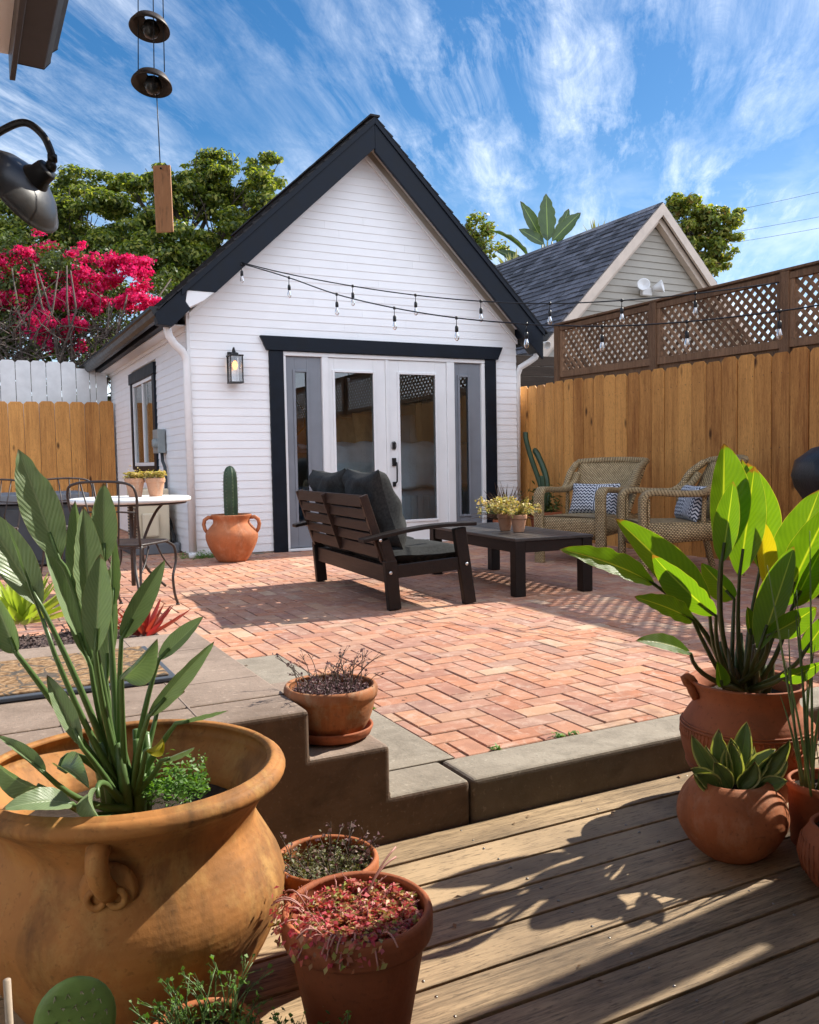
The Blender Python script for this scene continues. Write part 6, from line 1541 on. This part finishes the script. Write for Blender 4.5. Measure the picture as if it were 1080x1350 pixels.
def ribbed(m, pts, r_, nb=6):
    pts = [V3(p) for p in pts]; n_ = nb*4; vs = []
    for i, p in enumerate(pts):
        tn = (pts[min(i+1, len(pts)-1)]-pts[max(0, i-1)]).normalized(); a_ = V3((0, 1, 0)); a_ = (a_-tn*a_.dot(tn)).normalized(); b_ = tn.cross(a_); rr_ = r_*(1 if i < len(pts)-2 else (.8 if i == len(pts)-2 else .15))
        for k in range(n_):
            th_ = 2*PI*k/n_; q = rr_*(1+.16*cos(nb*th_)); vs.append(p+a_*q*cos(th_)+b_*q*sin(th_))
    m.add(vs, [(i*n_+k, i*n_+(k+1) % n_, (i+1)*n_+(k+1) % n_, (i+1)*n_+k) for i in range(len(pts)-1) for k in range(n_)], True)
m = MB(); ribbed(m, arc([(5.98, 8.2, .28), (6.02, 8.25, .7), (6.0, 8.4, 1.0), (5.97, 8.45, 1.05)], 4), .030); ribbed(m, arc([(5.96, 8.2, .28), (5.98, 8.3, .6), (5.90, 8.38, .95), (5.86, 8.42, 1.16), (5.86, 8.43, 1.24), (5.86, 8.43, 1.26)], 4), .025); ribbed(m, arc([(5.85, 8.1, .28), (5.80, 8.0, .5), (5.78, 8.0, .72), (5.78, 8.0, .74)], 4), .028)
m.build('stems', M['cactus'], t)
m = MB(); P = []; Q = []
for i in range(260): P.append((5.86+random.gauss(0, .13), 8.1+random.gauss(0, .1), .34+abs(random.gauss(0, .12)))); Q.append((0, 0, 1))
tag(leafcloud('ground_plant', P, Q, .07, M['fol_dark'], None, .35, .8), kind='stuff')

# covered grill at the right edge
t = thing('covered_grill', 'grill under a black vinyl cover behind the leaves at the right edge', 'grill', (4.75, 3.6, 0))
m = MB(); vs = []; K = 28
lv = [(0, .30, .24), (.05, .31, .25), (.35, .31, .25), (.62, .33, .26), (.72, .40, .27), (.80, .42, .28), (.90, .40, .26), (.98, .30, .20), (1.02, .15, .1), (1.03, .01, .01)]
for (z, a, b_) in lv:
    for k in range(K):
        th_ = 2*PI*k/K; e = .55; cx_ = math.copysign(abs(cos(th_))**e, cos(th_)); sy_ = math.copysign(abs(sin(th_))**e, sin(th_)); wv_ = 1+.03*sin(7*th_+z*9)*(1.1-z)
        ang = R(-25); X = a*cx_*wv_; Y = b_*sy_*wv_; vs.append((5.25+X*cos(ang)-Y*sin(ang), 3.72+X*sin(ang)+Y*cos(ang), z+.003))
m.add(vs, [(i*K+k, i*K+(k+1) % K, (i+1)*K+(k+1) % K, (i+1)*K+k) for i in range(len(lv)-1) for k in range(K)], True); m.build('cover', M['cover'], t)

# ------------------------------------------------------------------ bistro set on the left
TC = (1.12, 6.75)
t = thing('bistro_table', 'round white stone-topped bistro table with curved iron legs', 'table', (TC[0], TC[1], 0))
TZ = .715; TR = .435
m = MB(); m.lathe([(.001, TZ), (TR-.012, TZ), (TR, TZ-.006), (TR+.004, TZ-.02), (TR-.004, TZ-.036), (.001, TZ-.036)], (TC[0], TC[1], 0), 72); m.build('top', M['marble'], t)
for k in range(3):
    a = .5+k*2.094; d = V3((cos(a), sin(a), 0)); c_ = V3((TC[0], TC[1], 0)); m = MB()
    m.tube(arc([c_+d*.34+V3((0, 0, TZ-.037)), c_+d*.22+V3((0, 0, .58)), c_+d*.10+V3((0, 0, .36)), c_+d*.12+V3((0, 0, .18)), c_+d*.30+V3((0, 0, .01))], 5), .011, 8); m.build('leg', M['iron'], t)
m = MB(); m.tube([(TC[0]+.10*cos(a), TC[1]+.10*sin(a), .34) for a in [i*2*PI/24 for i in range(24)]], .006, 6, closed=True); m.tube([(TC[0]+.40*cos(a), TC[1]+.40*sin(a), TZ-.045) for a in [i*2*PI/40 for i in range(40)]], .007, 6, closed=True)
m.tube([(TC[0], TC[1], TZ-.04), (TC[0], TC[1], .05)], .016, 8); m.build('brace_ring', M['iron'], t)
for k, (x, y, lab) in enumerate(((TC[0]+.045, TC[1]+.06, 'left of two small clay pots on the white bistro table'), (TC[0]+.185, TC[1]+.0, 'right of two small clay pots on the white bistro table'))):
    c = (x, y, TZ+.001); pot('clay_pot', lab, c, classic(.073, .135, .03), M['tc_pale'], soil=.115, smooth=0, seed=60+k, n=36)
    sprigs('succulent', ['pale yellow succulent mound in the left pot on the bistro table', 'pale yellow succulent mound in the right pot on the bistro table'][k], 'succulent', c, .075, .125, M['sedum_yellow'], 150, .02, .05, .7, rosette=70)
def iron_chair():
    t = thing('iron_chair', 'wrought-iron chair with slatted seat and curled legs in front of the bistro table', 'chair', (0, 0, 0), 'wrought-iron patio chairs')
    I = M['iron']; w2 = .21
    m = MB(); m.tube(arc([(-w2, -.20, .45), (-w2-.01, -.24, .62), (-w2-.02, -.27, .78), (-w2+.03, -.285, .84), (0, -.295, .855), (w2-.03, -.285, .84), (w2+.02, -.27, .78), (w2+.01, -.24, .62), (w2, -.20, .45)], 5), .0085, 8); m.build('back_frame', I, t)
    for x in (-.13, -.045, .045, .13):
        m = MB(); m.tube([(x*.55, -.215, .46), (x, -.285, .845)], .0055, 6); m.build('back_rod', I, t)
    m = MB(); m.tube([(-w2-.012, -.25, .66), (0, -.262, .67), (w2+.012, -.25, .66)], .0055, 6); m.build('back_rail', I, t)
    m = MB(); m.tube(arc([(-w2, -.20, .452), (-w2-.01, .05, .452), (-w2+.02, .20, .452), (0, .23, .45), (w2-.02, .20, .452), (w2+.01, .05, .452), (w2, -.20, .452)], 4)+[V3((-w2, -.20, .452))], .008, 8)
    for i in range(9):
        y = -.17+i*.044; m.bb((-w2+.0, y, .449), (w2-.0, y+.022, .454))
    m.build('seat', I, t)
    for s_ in (-1, 1):
        m = MB(); m.tube(arc([(s_*w2, -.19, .45), (s_*w2*1.0, -.21, .25), (s_*(w2+.03), -.25, .01)], 5), .009, 8); m.build('leg', I, t)
        m = MB(); m.tube(arc([(s_*w2*.95, .17, .445), (s_*w2*1.0, .26, .40), (s_*w2, .28, .30), (s_*w2, .23, .20), (s_*w2, .25, .08), (s_*(w2), .29, .012)], 5), .009, 8); m.tube([(s_*w2, .29, .012), (s_*w2, .29, .0)], .014, 8); m.build('leg', I, t)
        m = MB(); m.tube(arc([(s_*w2*.9, .05, .44), (s_*w2*.95, .12, .34), (s_*w2, .21, .26)], 4), .006, 6); m.tube(arc([(s_*w2*.9, -.05, .44), (s_*w2*.95, -.12, .34), (s_*w2, -.20, .28)], 4), .006, 6); m.build('scroll', I, t)
    return t
ic = iron_chair()
ic2 = copy_tree(ic); ic3 = copy_tree(ic)
ic2['label'] = 'wrought-iron chair on the far side of the bistro table, only its arched back showing'
ic3['label'] = 'dark wrought-iron chair with slatted seat in front of the dark cabinet at the left edge'
def setc(o, x, y, ang): o.location = (x, y, 0); o.rotation_euler = (0, 0, ang)
setc(ic, .93, 5.86, R(-38)); setc(ic2, .83, 7.62, R(180+12)); setc(ic3, .12, 7.9, R(150))
t = thing('patio_cabinet', 'dark grey outdoor cabinet with flat slate top at the left edge', 'cabinet', (.2, 9.3, 0))
m = MB(); m.bb((-1.1, 9.0, .02), (1.05, 9.9, .60)); m.build('box', M['darkgrey'], t, bevel=.01)
m = MB(); m.bb((-1.15, 8.95, .61), (1.10, 9.95, .70)); m.build('top', M['slate'], t, bevel=.012)
m = MB()
for i in range(6): m.bb((-1.05+i*.35, 8.982, .06), (-1.05+i*.35+.31, 8.999, .56))
m.build('door_panel', M['darkgrey'], t, bevel=.006)

# planter bed behind the landing
m = MB(); m.bb((-3.2, 3.455, -.3), (.84, 4.70, .11)); tag(m.build('planter_bed', M['gravel']), kind='structure')
P = [(U(-.6, .83), U(3.46, 4.69), .115+abs(random.gauss(0, .004))) for _ in range(5200)]
tag(leafcloud('gravel', P, [(0, 0, 1)]*len(P), .022, M['gravel'], None, .8, .5), kind='stuff')
def agave(label, cat, c, k, L, w_, mat, seed, el0=.12, name='agave', fold=.5, up_c=.25):
    t = thing(name, label, cat, c); rs_ = random.Random(seed); 
    m = MB()
    for i in range(k):
        a = i*2.3999+rs_.uniform(-.2, .2); f_ = i/k; el = el0+(1.35-el0)*f_**1.15; d = V3((cos(a)*cos(el), sin(a)*cos(el), sin(el))); l_ = L*(1-.35*f_)*rs_.uniform(.85, 1.1); p0 = V3(c)+d*.03; p1 = p0+d*l_+V3((0, 0, up_c*l_*(1-f_)*.5)); n_ = V3((-cos(a)*sin(el), -sin(a)*sin(el), cos(el)))
        blade(m, p0, p1, w_*(1-.25*f_), n_, .10, fold, .05, .004, 8, 4, .38, .3, 1, 0, i)
    m.build('leaves', mat, t); return t
c = (0.246,4.943,0.138); agave('lime-green agave rosette in the planter bed behind the big left leaves', 'agave', (c[0], c[1], .13), 54, .34, .035, M['agave'], 1)
c = (0.851,4.522,0.170); agave('red and orange bromeliad at the right end of the planter bed', 'bromeliad', (c[0]-.10, c[1]-.25, .12), 26, .21, .024, M['brom'], 2, .35, 'bromeliad', .6)
c = (0.579,4.605,0.165); agave('small dark red rosette between agave and bromeliad', 'succulent', (c[0], c[1]+.02, .12), 22, .16, .02, M['brom'], 3, .2, 'bromeliad')

# ------------------------------------------------------------------ main house corner, barn lamp, wind chime
mh = thing('main_house', 'corner of the white house with dark eave and gutter at the upper left', 'house', (-.4, 2, 0))
m = MB(); m.bb((-1.4, -4, -.3), (3.25, -.75, 3.3)); m.bb((-1.4, -.74, -.3), (-.45, 1.2, 3.0)); m.bb((-1.4, 1.2, 1.9), (-.45, 3.7, 3.0)); m.build('wall', M['siding'], mh)  # first box is the unseen wing behind the viewer, blocking sky light
m = MB(); m.bb((.47, -1.2, 2.62), (3.2, .95, 2.66)); m.build('sky_blocker_soffit', M['trimwhite'], mh)  # unseen roof, added to keep sky light off the deck and pots
m = MB(); m.bb((.47, .951, 2.52), (3.2, .99, 2.80)); m.bb((.47, -1.2, 2.661), (3.2, .95, 2.80)); m.build('sky_blocker_roof', M['gutter_black'], mh)
m = MB(); m.bb((-.45, -4, 2.62), (.2435, 3.96, 2.66)); m.build('soffit', M['trimwhite'], mh)
m = MB(); m.bb((.244, -4, 2.52), (.266, 3.965, 2.80)); m.build('fascia', M['gutter_black'], mh, bevel=.003)
prof = [(.267, 2.80), (.267, 2.565), (.37, 2.56), (.395, 2.59), (.40, 2.63), (.425, 2.65), (.432, 2.74), (.42, 2.80)]
m = MB(); P = [(a, -4, b_) for a, b_ in prof]; Q = [(a, 3.90, b_) for a, b_ in prof]; k_ = len(prof); m.add(P+Q, [(i, (i+1) % k_, k_+(i+1) % k_, k_+i) for i in range(k_)]+[tuple(range(k_)), tuple(range(k_, 2*k_))[::-1]]); m.build('gutter', M['gutter_black'], mh, bevel=.002)
m = MB(); m.add([(-1.6, -4, 3.0), (.2, -4, 2.801), (.2, 3.95, 2.801), (-1.6, 3.95, 3.6), (-1.6, -4, 3.2), (.2, -4, 2.85), (.2, 3.95, 2.85), (-1.6, 3.95, 3.8)], [(0, 3, 2, 1), (4, 5, 6, 7), (0, 1, 5, 4), (1, 2, 6, 5), (2, 3, 7, 6)]); m.build('roof', M['shingle_dark'], mh)

bl = thing('barn_lamp', 'black gooseneck barn lamp with wide tilted shade at the left edge', 'lamp', (0.093,1.904,1.518))
J = V3((0.183,1.858,1.528)); cen = V3((0.172,1.863,1.519)); axd = (V3((0.113,1.915,1.477))-V3((0.169,1.864,1.519))).normalized()
m = MB()
m.tube(arc([(-0.261,2.136,1.436), (0.013,1.965,1.489), (0.072,1.930,1.581), (0.110,1.901,1.609), (0.143,1.884,1.617), (0.170,1.869,1.593), (0.183,1.860,1.560), (0.185,1.858,1.539)], 6), .0072, 14)
m.tube([(0.185,1.859,1.554), (0.185,1.858,1.541)], .0092, 14); m.lathe([(.001, -.011), (.008, -.009), (.011, 0), (.008, .009), (.001, .011)], (0.182,1.859,1.532), 16); m.build('gooseneck', M['metal_black'], bl)
Mz = axd.to_track_quat('Z', 'Y').to_matrix().to_4x4() @ Matrix.Scale(.56, 4); c0 = V3((0.165,1.866,1.518))
m = MB(); m.lathe([(.001, -.032), (.034, -.030), (.038, -.022), (.041, .012), (.046, .014), (.047, .022), (.051, .024), (.053, .034)], c0, 40, M=Mz); m.build('cap', M['metal_black'], bl)
m = MB(); m.lathe([(.050, .030), (.085, .040), (.125, .062), (.155, .090), (.160, .098), (.168, .101), (.168, .105), (.158, .104), (.150, .094), (.122, .068), (.083, .046), (.048, .036)], c0, 64, M=Mz); m.build('shade', plain('satin_black_steel', (.030, .029, .029), .33, .15, 30, .1, spec=.7, bd=.001), bl)

wc_ = thing('wind_chime', 'wind chime of two bronze bells with a hanging wooden sail', 'wind chime', (0.388,1.884,1.811))
def bell(px_, nm='bell'):
    c0 = V3(px_); m = MB(); m.lathe([(.012, .022), (.018, .022), (.032, .014), (.0405, 0), (.0415, -.004), (.0395, -.006), (.030, .010), (.016, .017), (.012, .018)], c0, 40, M=Matrix.Rotation(R(9), 4, 'Y') @ Matrix.Rotation(R(-10), 4, 'X')); o = m.build(nm, M['bronze'], wc_)
    m = MB(); m.lathe([(.001, -.019), (.012, -.015), (.019, 0), (.012, .015), (.001, .019)], c0-V3((-.002, .002, .004)), 24); m.build('clapper', plain('dark_bead', (.02, .02, .02), .3, .1, 20, .1), o)
bell((0.386,1.888,1.849)); bell((0.385,1.880,1.733))
m = MB()
for a, b_ in (((0.377,1.911,2.140), (0.361,1.894,1.757)), ((0.419,1.890,2.139), (0.409,1.869,1.756)), ((0.398,1.877,2.126), (0.385,1.857,1.724)), ((0.393,1.876,1.725), (0.393,1.865,1.567))): m.tube([a, b_], .0011, 5)
m.build('cord', M['gutter_black'], wc_)
m = MB(); a = V3((0.396,1.864,1.564)); b_ = V3((0.396,1.855,1.426)); m.bar(a, b_, .0055, .036, up=(-.89, .456, 0)); m.build('sail', M['chimewood'], wc_, bevel=.002)
m = MB(); m.tube([(0.393,1.861,1.557), (0.391,1.849,1.553)], .0022, 8); m.build('eyelet', M['gutter_black'], wc_)

# unseen panel added to shade the near deck, slit for the lit strip
m = MB(); X0 = 3.30
y = 1.24
sg_ = thing('deck_shade_blocker', 'unseen board panel added right of the deck to shade it', 'wall', (X0, 0, 0))
m.bb((X0, 1.470, -.2), (X0+.04, 1.628, 3.2)); m.bb((X0, -3.5, -.2), (X0+.04, 1.448, 3.2)); m.bb((X0+.001, 1.447, -.2), (X0+.039, 1.4705, 1.36)); m.bb((X0+.001, 1.447, 1.80), (X0+.039, 1.4705, 3.2)); m.build('boards', M['cedar'], sg_)
